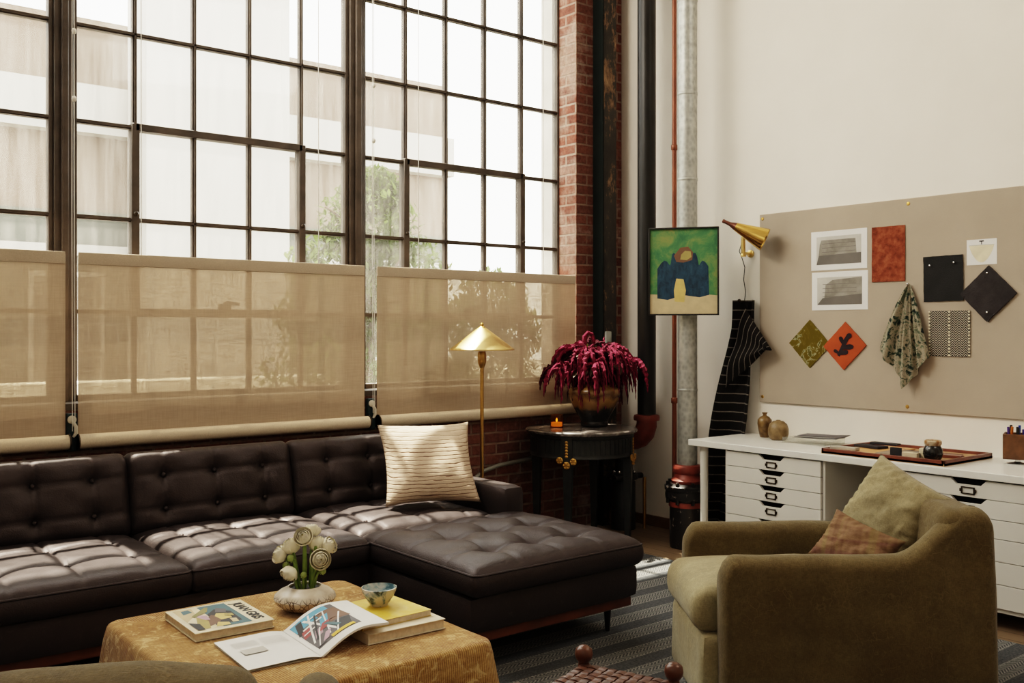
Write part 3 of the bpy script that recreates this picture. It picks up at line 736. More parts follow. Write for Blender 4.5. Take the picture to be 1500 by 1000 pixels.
# ------------------------------------------------------------------ tufted leather sectional
def smooth(a, b, x):
    t = max(0, min(1, (x-a)/(b-a))); return t*t*(3-2*t)
def tuft_fn(sx, sy, sz, bx, by, crown, depth, rad=.075, crease=.010, cr=.011, overhang=.012, lines=True):
    """pillowy cushion: crown on top, buttons at bx x by, stitched creases running through them"""
    def f(x, y, z):
        t = smooth(sz*.35, sz*.95, z)
        ex = 1-(abs(x)/(sx/2))**4; ey = 1-(abs(y)/(sy/2))**4
        dz = crown*max(0, ex)**.6*max(0, ey)**.6
        for cx in bx:
            for cy in by:
                d2 = (x-cx)**2+(y-cy)**2
                dz -= depth*(.62*math.exp(-d2/(rad*rad)) + .38*math.exp(-d2/(rad*rad*.12)))
        if lines:
            edge = max(0, ex)**.3*max(0, ey)**.3
            for cx in bx: dz -= crease*math.exp(-((x-cx)/cr)**2)*edge
            for cy in by: dz -= crease*math.exp(-((y-cy)/cr)**2)*edge
        dz += .005*noise.noise((x*5, y*5, sz*9+sx))+.0025*noise.noise((x*17, y*17, 3+sx))
        bul = math.sin(PI*min(1, max(0, z/sz)))*overhang
        nx = x*(1+bul/(sx/2)*(1 if abs(x) > sx*.4 else 0)); ny = y*(1+bul/(sy/2)*(1 if abs(y) > sy*.4 else 0))
        return (nx, ny, z + dz*t)
    return f
sofa = thing('sectional_sofa', 'dark tufted leather sectional sofa with a chaise on its right end', 'sofa', (1.5, 4.2, .011))
SX = [-.16, .65, 1.475, 2.30, 3.12]
def cushion(name, x0, x1, y0, y1, z0, h, bx, by, r=.035, crown=.038, depth=.024, n=None, rad=.06):
    sx, sy = x1-x0, y1-y0; m = MB()
    n = n or (int(sx/.014), int(sy/.014), 6)
    m.rbox(sx, sy, h, r, n, tuft_fn(sx, sy, h, bx, by, crown, depth, rad), T((x0+x1)/2, (y0+y1)/2, z0))
    o = m.build(name, M['leather'], sofa, world=True, ang=180)
    p = MB(); rr = r*.9                                     # piping along the top edge
    hx, hy, zz = sx/2+.004, sy/2+.004, z0+h-.018
    cx, cy = (x0+x1)/2, (y0+y1)/2; pts = []
    for (qx, qy, a0) in ((hx-rr, hy-rr, 0), (-hx+rr, hy-rr, 90), (-hx+rr, -hy+rr, 180), (hx-rr, -hy+rr, 270)):
        for k in range(5):
            a = R(a0+k*22.5); pts.append((cx+qx+rr*math.cos(a), cy+qy+rr*math.sin(a), zz))
    pts.append(pts[0]); p.tube(pts, .005, 6, cap=False)
    p.bm.transform(Matrix.Translation(-Vector(sofa.location))); p.build('piping', M['leather'], o)
    for x in bx:
        for y in by:
            b = MB(); b.sphere((cx+x, cy+y, z0+h+crown-depth+.002), .011, 10, 6, (1, 1, .5))
            b.bm.transform(Matrix.Translation(-Vector(sofa.location))); b.build('button', M['leather'], o)
    return o
FY, BYY = 3.87, 4.72
for k in range(3):
    w_ = SX[k+1]-SX[k]
    cushion('seat_cushion', SX[k]+.004, SX[k+1]-.004, FY, BYY, .325, .115, [-.25, 0, .25], [-.17, .14])
cushion('chaise_cushion', SX[3]+.004, 3.255, 3.085, 3.99, .325, .115, [-.235, 0, .235], [-.24, .04, .32], crown=.045, depth=.046, rad=.085)
cushion('seat_cushion', SX[3]+.004, 3.11, 3.995, BYY, .325, .115, [-.25, 0, .25], [-.17, .14])
# back cushions, leaning
for k in range(4):
    x0, x1 = SX[k]+.004, (SX[k+1]-.004 if k < 3 else 3.20)
    sx = x1-x0; m = MB(); h = .37
    Mx = T((x0+x1)/2, 4.71, .43) @ Matrix.Rotation(R(90-13), 4, 'X')
    m.rbox(sx, h, .13, .045, (int(sx/.014), 26, 6), tuft_fn(sx, h, .13, [-.25, 0, .25], [-.085, .075], .035, .045, .06), Mx @ T(0, h/2, -.02))
    o = m.build('back_cushion', M['leather'], sofa, world=True, ang=180)
    for bx_ in (-.25, 0, .25):
        for by_ in (-.085, .075):
            b = MB(); b.sphere((bx_, by_+h/2, .10), .011, 10, 6, (1, 1, .5), Mx)
            b.bm.transform(Matrix.Translation(-Vector(sofa.location))); b.build('button', M['leather'], o)
# frame
m = MB()
m.rbox(3.26+.30, BYY+.21-3.90, .155, .03, (40, 12, 4), None, T((3.26-.30)/2, (3.90+BYY+.21)/2, .175))
m.rbox(3.262-SX[3]-.002, 1.0, .155, .03, (14, 14, 4), None, T((SX[3]+3.262)/2, 3.115+.5, .175))
m.build('base', M['leather'], sofa, world=True, ang=50)
m = MB(); m.rbox(3.26+.30, .16, .55, .035, (40, 4, 10), lambda x, y, z: (x, y+(z-.1)*.12, z), T((3.26-.30)/2, 4.845, .20)); m.build('backrest', M['leather'], sofa, world=True, ang=50)
for x0, x1 in ((3.125, 3.26), (-.30, -.165)):
    m = MB(); m.rbox(x1-x0, 4.78-3.93, .395, .03, (6, 16, 10), None, T((x0+x1)/2, (4.78+3.93)/2, .19)); m.build('arm', M['leather'], sofa, world=True, ang=50)
m = MB(); m.box(-.27, 3.23, 3.93, 4.80, .135, .18); m.box(2.33, 3.235, 3.14, 3.95, .135, .18); m.build('plinth', M['wood_red'], sofa, world=True, bevel=.006)
for (lx, ly) in ((3.17, 3.23), (2.42, 3.23), (3.17, 4.7), (2.0, 3.99), (.4, 3.99), (-.2, 3.99), (-.2, 4.7)):
    m = MB(); m.lathe([(.009, .0), (.011, .004), (.019, .125), (.0, .125)], 14, (lx, ly, .011)); m.build('leg', M['black_wood'], sofa, world=True)

# ------------------------------------------------------------------ pillows
def pillow_bm(w, h, t, n=28, puff=.55, wr=.006, seed=0, ears=.05):
    m = MB()
    def side(sg):
        def f(u, v):
            x, y = 2*u-1, 2*v-1
            e = max(0, (1-x*x))*max(0, (1-y*y)); z = t/2*(e**puff)
            px = x*w/2*(1-ears*(1-y*y)*abs(x)); py = y*h/2*(1-ears*(1-x*x)*abs(y))
            z += wr*noise.noise((x*3+seed, y*3, 1.7))*min(1, e*4) + .5*wr*noise.noise((x*9+seed, y*7, 4))*min(1, e*4)
            ed = max(abs(x), abs(y)); z += .35*wr*math.sin(34*(x*y)+seed)*smooth(.6, .85, ed)*min(1, e*8)
            return (px, sg*z, py)
        return f
    m.grid(side(1), n, n); m.grid(side(-1), n, n)
    bmesh.ops.remove_doubles(m.bm, verts=m.bm.verts, dist=.0006)
    return m
t = thing('throw_pillow', 'cream striped square pillow standing on the leather sofa', 'pillow', (2.90, 4.295, .478), R(-22))
m = pillow_bm(.50, .48, .19, 34, .5, .005, 2, .10); m.bm.transform(T(0, 0, .215) @ Matrix.Rotation(R(-35), 4, 'X'))
m.build('cover', M['pillow_cord'], t, ang=180)
# ------------------------------------------------------------------ cloth-covered coffee table
TX0, TX1, TY0, TY1, TZ = 1.0, 1.9, 2.44, 3.42, .415
ct = thing('coffee_table', 'low table hidden under the ochre tablecloth', 'table', ((TX0+TX1)/2, (TY0+TY1)/2, .011))
m = MB(); m.box(TX0+.02, TX1-.02, TY0+.02, TY1-.02, .375, .41); m.build('tabletop', M['tan_wood'], ct, world=True)
for lx in (TX0+.1, TX1-.1):
    for ly in (TY0+.1, TY1-.1):
        m = MB(); m.box(lx-.03, lx+.03, ly-.03, ly+.03, .011, .375); m.build('leg', M['tan_wood'], ct, world=True)
def rr_pt(s, x0, x1, y0, y1, r):
    """point + outward normal on a rounded rectangle, s in 0..1 with per-side parameter"""
    hx, hy = (x1-x0)/2, (y1-y0)/2; cx, cy = (x0+x1)/2, (y0+y1)/2
    seg = [(2*hx-2*r), PI*r/2, (2*hy-2*r), PI*r/2]*2; L = sum(seg); d = (s % 1)*L
    st = [(-hx+r, -hy, 1, 0), None, (hx, -hy+r, 0, 1), None, (hx-r, hy, -1, 0), None, (-hx, hy-r, 0, -1), None]
    cn = [None, (hx-r, -hy+r, -90), None, (hx-r, hy-r, 0), None, (-hx+r, hy-r, 90), None, (-hx+r, -hy+r, 180)]
    for k in range(8):
        if d <= seg[k] or k == 7:
            if k % 2 == 0:
                x, y, ux, uy = st[k]; return (cx+x+ux*d, cy+y+uy*d, uy, -ux, 0)
            x, y, a0 = cn[k]; a = R(a0)+d/r; return (cx+x+r*math.cos(a), cy+y+r*math.sin(a), math.cos(a), math.sin(a), math.sin(PI*d/seg[k]))
        d -= seg[k]
m = MB(); NU = 220; rows = [(-.02, 0), (-.008, -.001), (0, -.005), (.006, -.014)] + [(.010, -.014-.39*k/12) for k in range(1, 13)]
vs = []; fs = []
for j, (off, dz) in enumerate(rows):
    for i in range(NU):
        s = i/NU; x, y, nx, ny, c = rr_pt(s, TX0, TX1, TY0, TY1, .05)
        dr = max(0, -dz-.014)/.39
        o = off + dr*(.035 + .045*c + .012*math.sin(s*2*PI*9+1)*(.4+dr) + .010*math.sin(s*2*PI*23+2)*dr)
        if c > 0: o += dr*.03*math.sin(c*PI*2)
        z = TZ + dz + .002*noise.noise((x*6, y*6, 0))
        if j == len(rows)-1: z = max(z, .013)
        vs.append((x+nx*o, y+ny*o, z))
for j in range(len(rows)-1):
    for i in range(NU):
        k = (i+1) % NU; fs.append((j*NU+i, j*NU+k, (j+1)*NU+k, (j+1)*NU+i))
fs.append(tuple(range(NU)))
m.add(vs, fs); tag(m.build('tablecloth', M['cloth'], ang=60), 'ochre ribbed cloth draped over the low table in front of the sofa', 'tablecloth')

CZ = TZ+.003
# raku bowl with ranunculus
vx, vy = 1.585, 3.115
t = thing('flower_bowl', 'flat white crackled raku vase holding ranunculus on the table', 'vase', (vx, vy, CZ))
m = MB(); m.lathe([(0, 0), (.05, .0), (.075, .008), (.098, .026), (.107, .043), (.104, .054), (.088, .068), (.062, .080), (.058, .084), (.055, .083), (.058, .07), (.05, .03), (0, .02)], 48); m.build('body', M['raku'], t)
m = MB(); m.lathe([(.0, .074), (.056, .074)], 32, cap=False); m.build('dark_interior', M['dark_gap'], t)
CR = Vector((.778, -.628, 0)); CF = Vector((.628, .778, 0))
def ranunculus(head, base, tilt, size, lab, grp='ranunculus in the raku vase', open_=True, leafy=False):
    """head, base: (right, away, up) offsets from the vase centre"""
    hb = CR*base[0]+CF*base[1]+Vector((0,0,base[2])); hh = CR*head[0]+CF*head[1]+Vector((0,0,head[2]))
    r = thing('ranunculus' if open_ else 'ranunculus_bud', lab, 'flower', Vector((vx, vy, CZ))+hb, 0, grp)
    e = hh-hb; s_ = MB()
    ax = (CR*tilt[0]+CF*tilt[1]+Vector((0,0,tilt[2]))).normalized()
    bp = e-ax*size*.6
    s_.tube([(0,0,0), bp*.35+Vector((0,0,.012)), bp*.75+Vector((0,0,.014)), bp, e-ax*size*.25], [.0042, .0042, .0038, .0036, .004], 8)
    s_.build('stem', M['stem_green'], r)
    q = ax.to_track_quat('Z', 'Y').to_matrix().to_4x4(); Mh = Matrix.Translation(e) @ q
    if open_:
        p = MB(); rnd = random.Random(int(head[0]*9999))
        for lay in range(5):
            k = 1-lay*.17; npet = 6
            for a in range(npet):
                an = a*2*PI/npet+lay*.55; wd = size*.62*k
                def f(u, v, an=an, k=k, wd=wd, lay=lay):
                    th = (u-.5)*1.25; vv = v
                    ph = PI*(.06+(.54+.075*lay)*vv)
                    rad = size*k*math.sin(ph)*(1+.10*(vv > .8)*(1 if lay == 0 else 0))
                    z = -size*(.55+.40*k)*math.cos(ph) + size*.04*math.sin(u*PI*3+lay)
                    return (rad*math.cos(an+th), rad*math.sin(an+th), z - .16*size*(2*u-1)**2*vv + .07*size*math.sin(u*9+lay*2+an)*vv)
                p.grid(f, 5, 6, M=Mh)
        p.build('petals', M['petal'], r, ang=180, recalc=False)
        c = MB(); c.sphere((0,0,size*.30), size*.22, 10, 6, M=Mh); c.build('heart', M['petal_core'], r)
        g = MB()
        for a in range(5):
            an = a*2*PI/5; g.add([(0,0,-size*.5), (size*.5*math.cos(an-.3), size*.5*math.sin(an-.3), -size*.42), (size*.8*math.cos(an), size*.8*math.sin(an), -size*.25), (size*.5*math.cos(an+.3), size*.5*math.sin(an+.3), -size*.42)], [(0,1,2,3)], Mh)
        g.build('sepals', M['bud_green'], r, flat=True)
    else:
        b = MB(); b.sphere((0,0,0), size, 14, 10, (1,1,.9), Mh)
        for a in range(5):
            an = a*2*PI/5; b.tube([(0,0,-size), (size*.9*math.cos(an), size*.9*math.sin(an), -size*.6), (size*1.25*math.cos(an), size*1.25*math.sin(an), -size*.5)], [size*.25, size*.2, size*.05], 6, Mh)
        b.build('bud', M['bud_green'], r)
    return r
F = [((-.004,-.01,.255), (-.006,-.005,.07), (0,-.8,.5), .031, 'topmost white ranunculus with a dark heart facing the camera'),
     ((.022,.035,.272), (.012,.02,.07), (.2,.4,.8), .026, 'white ranunculus behind the topmost bloom'),
     ((-.092,.0,.19), (-.026,0,.07), (-.7,-.45,.35), .029, 'leftmost white ranunculus in the vase'),
     ((-.052,.012,.222), (-.018,.01,.07), (-.3,-.2,.9), .033, 'white ranunculus upper left in the vase'),
     ((.040,.03,.226), (.018,.02,.07), (.2,.2,.9), .034, 'white ranunculus in the back right of the vase'),
     ((.086,.01,.222), (.028,.01,.07), (.8,-.3,.5), .028, 'rightmost white ranunculus in the vase'),
     ((.060,-.03,.180), (.022,-.015,.07), (.3,-.9,.2), .034, 'white ranunculus facing forward at the lower right of the bunch'),
     ((-.050,-.03,.128), (-.02,-.02,.07), (-.3,-.5,-.6), .030, 'lowest white ranunculus nodding over the left rim')]
for a in F: ranunculus(*a)
B = [((-.046,-.02,.183), (-.012,-.01,.07), (-.3,-.6,.5), .013, 'green ranunculus bud left of the thick stems'),
     ((-.066,-.01,.155), (-.02,-.01,.07), (-.6,-.3,.2), .012, 'small green ranunculus bud above the nodding bloom'),
     ((.066,-.02,.138), (.024,-.01,.07), (.6,-.2,.3), .012, 'green ranunculus bud at the right under the forward bloom'),
     ((.002,-.035,.128), (.0,-.03,.07), (0,-.6,.6), .011, 'green ranunculus bud in front of the stems')]
for a in B: ranunculus(*a, open_=False)
for k, (dx, hh, lab) in enumerate(((-.028, .13, 'left thick green stalk in the vase'), (.0, .165, 'middle thick green stalk in the vase'), (.026, .145, 'right thick green stalk in the vase'))):
    b0 = CR*dx+CF*(-.004*k)
    r = thing('leaf_stalk', lab, 'plant stalk', Vector((vx, vy, CZ+.076))+b0, 0, 'stalks in the raku vase')
    m = MB(); m.tube([(0,0,0), (CR*dx*.15).to_tuple()[:2]+(hh*.5,), (CR*dx*.5).to_tuple()[:2]+(hh,)], [.007, .0085, .005], 8); m.build('stalk', M['stem_green'], r)

# ---- closed art book
def patches(m, items, Mx, z):
    """flat colour shapes: items = (material slot, polygon)"""
    for k, (mi, poly) in enumerate(items):
        m.mi = mi; zz = z+.00012*(k+1)
        m.add([(x, y, zz) for x, y in poly], [tuple(range(len(poly)))], Mx)
def text_obj(name, body, size, mat, parent, Mx, bold=.0, sx=1.0):
    cu = bpy.data.curves.new(name, 'FONT'); cu.body = body; cu.size = size; cu.offset = bold; cu.extrude = .0002; cu.align_x = 'CENTER'; cu.align_y = 'CENTER'
    tmp = bpy.data.objects.new('tmp_text', cu); me = bpy.data.meshes.new_from_object(tmp); bpy.data.objects.remove(tmp); bpy.data.curves.remove(cu)
    me.transform(Mx @ Matrix.Diagonal((sx, 1, 1, 1))); me.materials.append(mat); me.name = name
    o = bpy.data.objects.new(name, me); COL.objects.link(o); o.parent = parent; return o
bt = .027
t = thing('art_book', 'closed art book titled JUAN GRIS on the ochre cloth', 'book', (1.285, 3.14, CZ), R(-2))
m = MB(); m.rbox(.262, .298, .003, .001, (2, 2, 1)); m.rbox(.262, .298, .003, .001, (2, 2, 1), M=T(0, 0, bt-.003)); m.box(-.131, .131, .146, .149, 0, bt)
m.build('cover', flat('cream_book_cover', (.68, .60, .44), .45), t)
m = MB(); m.box(-.126, .126, -.143, .144, .003, bt-.003); m.build('pages', M['page_edge'], t)
m = MB(); W = .115
items = [(0, [(-.112,-.125),(.065,-.125),(.065,.135),(-.112,.135)]), (1, [(-.03,-.125),(.065,-.125),(.065,.135),(-.03,.135)]),
         (2, [(-.045,-.10),(.045,-.09),(.05,.03),(.01,.08),(-.03,.03)]), (3, [(-.112,-.02),(-.06,.05),(-.05,.13),(-.112,.135)]), (1, [(-.095,.07),(-.06,.085),(-.065,.12),(-.09,.115)]),
         (4, [(-.085,-.11),(-.03,-.08),(.01,-.02),(-.02,.02),(-.06,-.03)]), (5, [(-.01,-.05),(.028,-.045),(.03,.012),(.0,.03),(-.015,.0)]),
         (6, [(-.078,-.02),(-.04,-.03),(-.035,.02),(-.06,.045)]), (7, [(-.10,-.115),(-.07,-.12),(-.05,-.04),(-.07,.02),(-.09,-.05)]),
         (5, [(-.05,-.115),(-.005,-.12),(.0,-.09),(-.03,-.07)]), (8, [(.0,.04),(.03,.02),(.045,.06),(.02,.09)]), (2, [(-.112,-.125),(-.09,-.125),(-.085,-.06),(-.112,-.03)]),
         (9, [(-.075,.02),(-.02,.06),(.0,.11),(-.01,.115),(-.08,.035)]), (3, [(.01,-.10),(.03,-.10),(.035,-.06),(.015,-.055)]), (7, [(.012,-.02),(.04,-.03),(.043,-.0),(.02,.01)])]
patches(m, items, None, bt)
m.build('cover_picture', [M[k] for k in ('a_cream','a_teal','a_black','a_sand','a_brown','a_yellow','a_mauve','a_ochre','a_grey','a_olive')], t, flat=True, recalc=False)
text_obj('title_lettering', 'JUAN GRIS', .047, M['ink'], t, T(.096, 0, bt+.0008) @ Rz(R(-90)), .0012, .98)

# ---- stacked books with the bowl
t = thing('cream_book', 'thick cream book at the bottom of the stack, on the cloth', 'book', (1.70, 2.765, CZ), R(-1.5))
m = MB(); m.rbox(.285, .275, .003, .001, (2, 2, 1)); m.rbox(.285, .275, .003, .001, (2, 2, 1), M=T(0, 0, .030)); m.box(-.1425, -.1395, -.1375, .1375, 0, .033); m.build('cover', M['cream_paper'], t)
m = MB(); m.box(-.139, .138, -.132, .132, .003, .030); m.build('pages', M['page_edge'], t)
t = thing('yellow_book', 'mottled yellow paperback on top of the cream book', 'book', (1.685, 2.80, CZ+.0335), R(2))
m = MB(); m.rbox(.265, .25, .0015, .0006, (2, 2, 1)); m.rbox(.265, .25, .0015, .0006, (2, 2, 1), M=T(0, 0, .0185)); m.box(-.1325, -.131, -.125, .125, 0, .02); m.build('cover', M['yellow_cover'], t)
m = MB(); m.box(-.13, .130, -.123, .123, .0015, .0185); m.build('pages', M['page_edge'], t)
t = thing('ceramic_bowl', 'small blue and cream splashed bowl on the yellow book', 'bowl', (1.712, 2.83, CZ+.0545))
m = MB(); m.lathe([(0, 0), (.029, 0), (.031, .006), (.036, .012), (.05, .034), (.0575, .052), (.059, .060), (.0565, .0605)], 40, cap=False); m.build('outside', M['bowl'], t)
m = MB(); m.lathe([(.0565, .0605), (.054, .05), (.045, .032), (.03, .014), (0, .010)], 40, cap=False); m.build('inside', M['bowl_in'], t)

# ---- open magazine: left half flat on the cloth, right half arched over the stack
t = thing('open_book', 'open art magazine lying on the cloth, its right pages arched on the books', 'magazine', (1.40, 2.775, CZ), R(-4))
PW, PH = .225, .30
def left(u, v, th=0.0):
    x = -u*PW; z = .010*math.sin(min(1, u*3.2)*PI*.5)*(1-u*.55)+.0015
    return (x, (v-.5)*PH, z-th)
def right_curve(u):
    return (.225*u - .012*math.sin(u*PI), .0025+.070*math.sin(min(1., u*1.25)*PI*.5)**1.15 - .006*max(0, u-.6)**1*2.5)
def right(u, v, th=0.0):
    x, z = right_curve(u); return (x, (v-.5)*PH, z-th*(1 if u > .03 else .3))
def slab(fn, th, nu=24, nv=4):
    m = MB(); m.grid(lambda u, v: fn(u, v), nu, nv); m.grid(lambda u, v: fn(u, v, th), nu, nv)
    for vv in (0, 1): m.grid(lambda u, v: fn(u, vv, th*v), nu, 1)
    m.grid(lambda u, v: fn(1, u, th*v), nv, 1); bmesh.ops.remove_doubles(m.bm, verts=m.bm.verts, dist=.00001); return m
slab(left, .0014).build('left_page', M['paper'], t, ang=50)
slab(right, .007).build('right_page', M['paper'], t, ang=50)
m = MB()
for sgn in (0,): m.grid(lambda u, v: (-u*PW*1.0, (v-.5)*PH, .0001+.0), 2, 2)
m.build('back_cover', M['cream_paper'], t, flat=True)
def onpage(fn, items, mats, name, dz=.0006):
    m = MB()
    for k, (mi, (u0, u1, v0, v1), sh) in enumerate(items):
        m.mi = mi; n_ = 8
        def f(a, b, k=k, sh=sh, u0=u0, u1=u1, v0=v0, v1=v1):
            u = u0+(u1-u0)*a + sh*(b-.5); v = v0+(v1-v0)*b
            p = fn(min(.99, max(.01, u)), v); return (p[0], p[1], p[2]+dz+.00012*k)
        m.grid(f, n_, n_)
    return m.build(name, mats, t, ang=180, recalc=False)
A = [M[k] for k in ('a_grey','a_sky','a_white','a_red','a_black','a_brown','a_gold','a_mauve','a_teal')]
art = [(0, (.07,.72,.14,.93), 0), (1, (.07,.62,.72,.93), 0), (4, (.10,.20,.62,.9), .1), (5, (.44,.72,.45,.8), -.05), (3, (.09,.22,.50,.66), .05), (7, (.2,.32,.36,.5), .08), (2, (.22,.25,.30,.9), .26), (2, (.34,.38,.2,.86), -.2),
       (1, (.38,.5,.5,.7), .1), (2, (.15,.45,.66,.69), 0), (2, (.42,.44,.25,.8), .2), (3, (.32,.44,.42,.54), .12), (4, (.45,.66,.18,.42), .1), (2, (.52,.545,.16,.62), .28), (5, (.52,.62,.52,.66), .1), (8, (.42,.48,.3,.5), -.1),
       (2, (.10,.3,.56,.585), .02), (0, (.12,.26,.17,.36), .1), (7, (.24,.33,.2,.33), .12), (6, (.30,.64,.14,.2), 0), (2, (.26,.52,.78,.8), -.06), (4, (.27,.3,.3,.8), .25), (2, (.2,.22,.18,.5), .2)]
onpage(right, art, A, 'page_picture')
tx = []
for k in range(9): tx.append((0, (.52, .86, .82-k*.022, .826-k*.022), 0))
for k in range(12): tx.append((0, (.12, .47, .82-k*.022, .826-k*.022), 0))
tx.append((1, (.52, .84, .40, .56), 0))
onpage(left, tx, [M['greytext'], M['pale_grey']], 'page_text', .0004)
# ------------------------------------------------------------------ brass floor lamp
t = thing('floor_lamp', 'brass floor lamp with a cone shade behind the sofa arm', 'lamp', (3.636, 4.80, 0))
m = MB(); m.lathe([(0, 0), (.13, 0), (.135, .008), (.13, .018), (.02, .026), (0, .026)], 40); m.build('base', M['brass_pole'], t)
m = MB(); m.cyl((0, 0, .02), (0, 0, 1.19), .0115, seg=16); m.build('pole', M['brass_pole'], t)
m = MB(); m.lathe([(.012, 1.16), (.018, 1.175), (.024, 1.19), (.026, 1.24), (.022, 1.262), (0, 1.262)], 20); m.build('socket', M['brass_pole'], t)
m = MB(); m.lathe([(.199, 1.270), (.1995, 1.276), (.055, 1.385), (.018, 1.412), (.016, 1.409), (.053, 1.382), (.196, 1.272), (.199, 1.270)], 64, cap=False); m.build('lamp_shade', M['brass_satin'], t, ang=50)
m = MB(); m.lathe([(.022, 1.407), (.022, 1.412), (.010, 1.420), (.012, 1.428), (.006, 1.438), (0, 1.44)], 20); m.build('finial', M['brass'], t)

# ------------------------------------------------------------------ round side table
tx_, ty_ = 4.41, 4.735
t = thing('side_table', 'round black painted side table with a worn marble top by the brick wall', 'table', (tx_, ty_, 0), R(-38.9))
m = MB(); m.lathe([(0, .725), (.355, .725), (.366, .732), (.368, .745), (.360, .752), (0, .752)], 64); m.build('tabletop', M['marble'], t, ang=35)
m = MB(); m.lathe([(.335, .58), (.34, .585), (.335, .60), (.335, .70), (.345, .712), (.345, .726)], 64, cap=False)
for k in range(60):
    a = 2*PI*k/60; m.box(.333, .3385, -.009, .009, .608, .698, Rz(a))
m.build('apron', M['table_black'], t, ang=35)
for a in (160, 250, 340, 70):
    Ml = Rz(R(a)) @ T(.31, 0, 0)
    m = MB(); m.add([(-.016,-.016,0),(.016,-.016,0),(.016,.016,0),(-.016,.016,0),(-.03,-.03,.60),(.03,-.03,.60),(.03,.03,.60),(-.03,.03,.60)], [(3,2,1,0),(4,5,6,7),(0,1,5,4),(1,2,6,5),(2,3,7,6),(3,0,4,7)], Ml)
    m.box(-.033, .034, -.036, .036, .56, .72, Ml)
    lg = m.build('leg', M['table_black'], t, bevel=.003)
    if a in (250, 340):
        g = MB()
        for k in range(6): g.sphere((.036, 0, .60+k*.018), .011, 8, 6, (.5, 1, .8), Ml)
        for (dy, zz, rr) in ((-.045, .575, .022), (.045, .57, .022), (0, .545, .024)):
            g.sphere((.035, dy, zz), rr, 12, 8, (.35, 1, 1), Ml)
            for k in range(6): g.sphere((.041, dy+rr*.7*math.cos(k*PI/3), zz+rr*.7*math.sin(k*PI/3)), rr*.3, 6, 5, (.6, 1, 1), Ml)
        g.build('gilt_rosettes', M['gold'], lg)
# candle
t = thing('candle_glass', 'lit tealight in an amber glass at the left of the round table', 'candle', (4.275, 4.83, .753))
m = MB(); m.lathe([(0, 0), (.041, 0), (.043, .004), (.043, .085), (.040, .085), (.039, .008), (0, .006)], 32); m.build('glass', M['amber_glass'], t)
m = MB(); m.lathe([(0, .009), (.036, .009), (.036, .034), (0, .032)], 24); m.build('candle', M['wax'], t)
m = MB(); m.lathe([(0, .034), (.005, .042), (.006, .050), (.002, .062), (0, .064)], 10); m.build('flame', M['flame'], t)
# urn
ux, uy = 4.525, 4.735
t = thing('ceramic_urn', 'wide amber and black glazed urn holding the crimson flowers', 'vase', (ux, uy, .753))
m = MB(); m.lathe([(0, 0), (.075, 0), (.088, .006), (.092, .02), (.088, .035), (.10, .06), (.135, .12), (.162, .18), (.174, .222), (.170, .245), (.150, .262), (.128, .268), (.122, .275), (.130, .282), (.124, .282), (.112, .27), (.11, .2), (0, .1)], 48); m.build('body', M['urn'], t)
# amaranth
def amaranth(k, ang, reach, top, dark, big):
    rnd = random.Random(100+k)
    r = thing('amaranth_stem', 'drooping crimson amaranth stem in the glazed urn', 'flower', (ux, uy, .753+.262), 0, 'amaranth stems in the glazed urn')
    d = Vector((math.cos(ang), math.sin(ang), 0)); b0 = d*.05
    tip = d*reach + Vector((0, 0, top)); mid = b0*.6+Vector((0, 0, top*.75))+d*reach*.3
    s_ = MB(); path = [b0, b0*.8+Vector((0,0,top*.4))+d*reach*.1, mid, (mid+tip)/2+Vector((0,0,.03)), tip]
    s_.tube(path, [.005, .005, .004, .0035, .003], 7); s_.build('stem', M['stem_green'] if k % 3 else M['leaf_dark'], r)
    fl = MB()
    def tassel(p, dirv, L, rad, droop):
        pts = []; rs = []; n_ = 16; q = Vector(p); v = Vector(dirv).normalized()
        for j in range(n_+1):
            u = j/n_; pts.append(q.copy()); rs.append(rad*(.45+.75*math.sin(PI*min(1, .12+u*.88)))*(1.15-u*.75)*(1.25 if j % 2 else .82))
            v = (v+Vector((0,0,-droop/n_*2.2))).normalized(); q += v*L/n_
        fl.tube(pts, rs, 8, jit=.55)
    for q in range(18 if big else 13):
        u = .2+.8*q/17; idx = min(3, int(u*4)); p = path[idx].lerp(path[idx+1], u*4-idx if u < 1 else 1)
        a2 = ang+rnd.uniform(-1.7, 1.7); dv = Vector((math.cos(a2), math.sin(a2), rnd.uniform(.0, 1.2)))
        if q % 4 == 3: tassel(p, dv+Vector((0,0,.5)), rnd.uniform(.06, .11), rnd.uniform(.008, .012), rnd.uniform(.1, .8))
        elif q % 4 == 1 and big: tassel(p, dv, rnd.uniform(.22, .32), rnd.uniform(.007, .011), rnd.uniform(1.6, 2.6))
        else: tassel(p, dv, rnd.uniform(.10, .22), rnd.uniform(.0065, .0125), rnd.uniform(.9, 2.2))
    tassel(tip, d+Vector((0,0,.5)), .2+.08*rnd.random(), .014, 1.8)
    fl.build('tassels', M['amaranth_dark'] if dark else M['amaranth'], r, ang=30)
    lf = MB()
    for q in range(3):
        a2 = ang+rnd.uniform(-1, 1); p = path[1].lerp(path[3], rnd.random()); Ml = Matrix.Translation(p) @ Rz(a2) @ Matrix.Rotation(rnd.uniform(.1, .9), 4, 'Y')
        lf.add([(0,0,0),(.03,-.018,.004),(.07,-.016,0),(.105,0,-.012),(.07,.016,0),(.03,.018,.004)], [(0,1,2,3,4,5)], Ml)
    lf.build('leaves', M['leaf_dark'], r, flat=True)
for k in range(26):
    ring = k % 3; a = k*2.39996+.3
    amaranth(k, a, (.28, .18, .08)[ring]*(1+.15*math.sin(k*3.1)), (.15, .225, .275)[ring]+.03*math.cos(k*1.7), k % 5 in (1, 3), ring < 2)
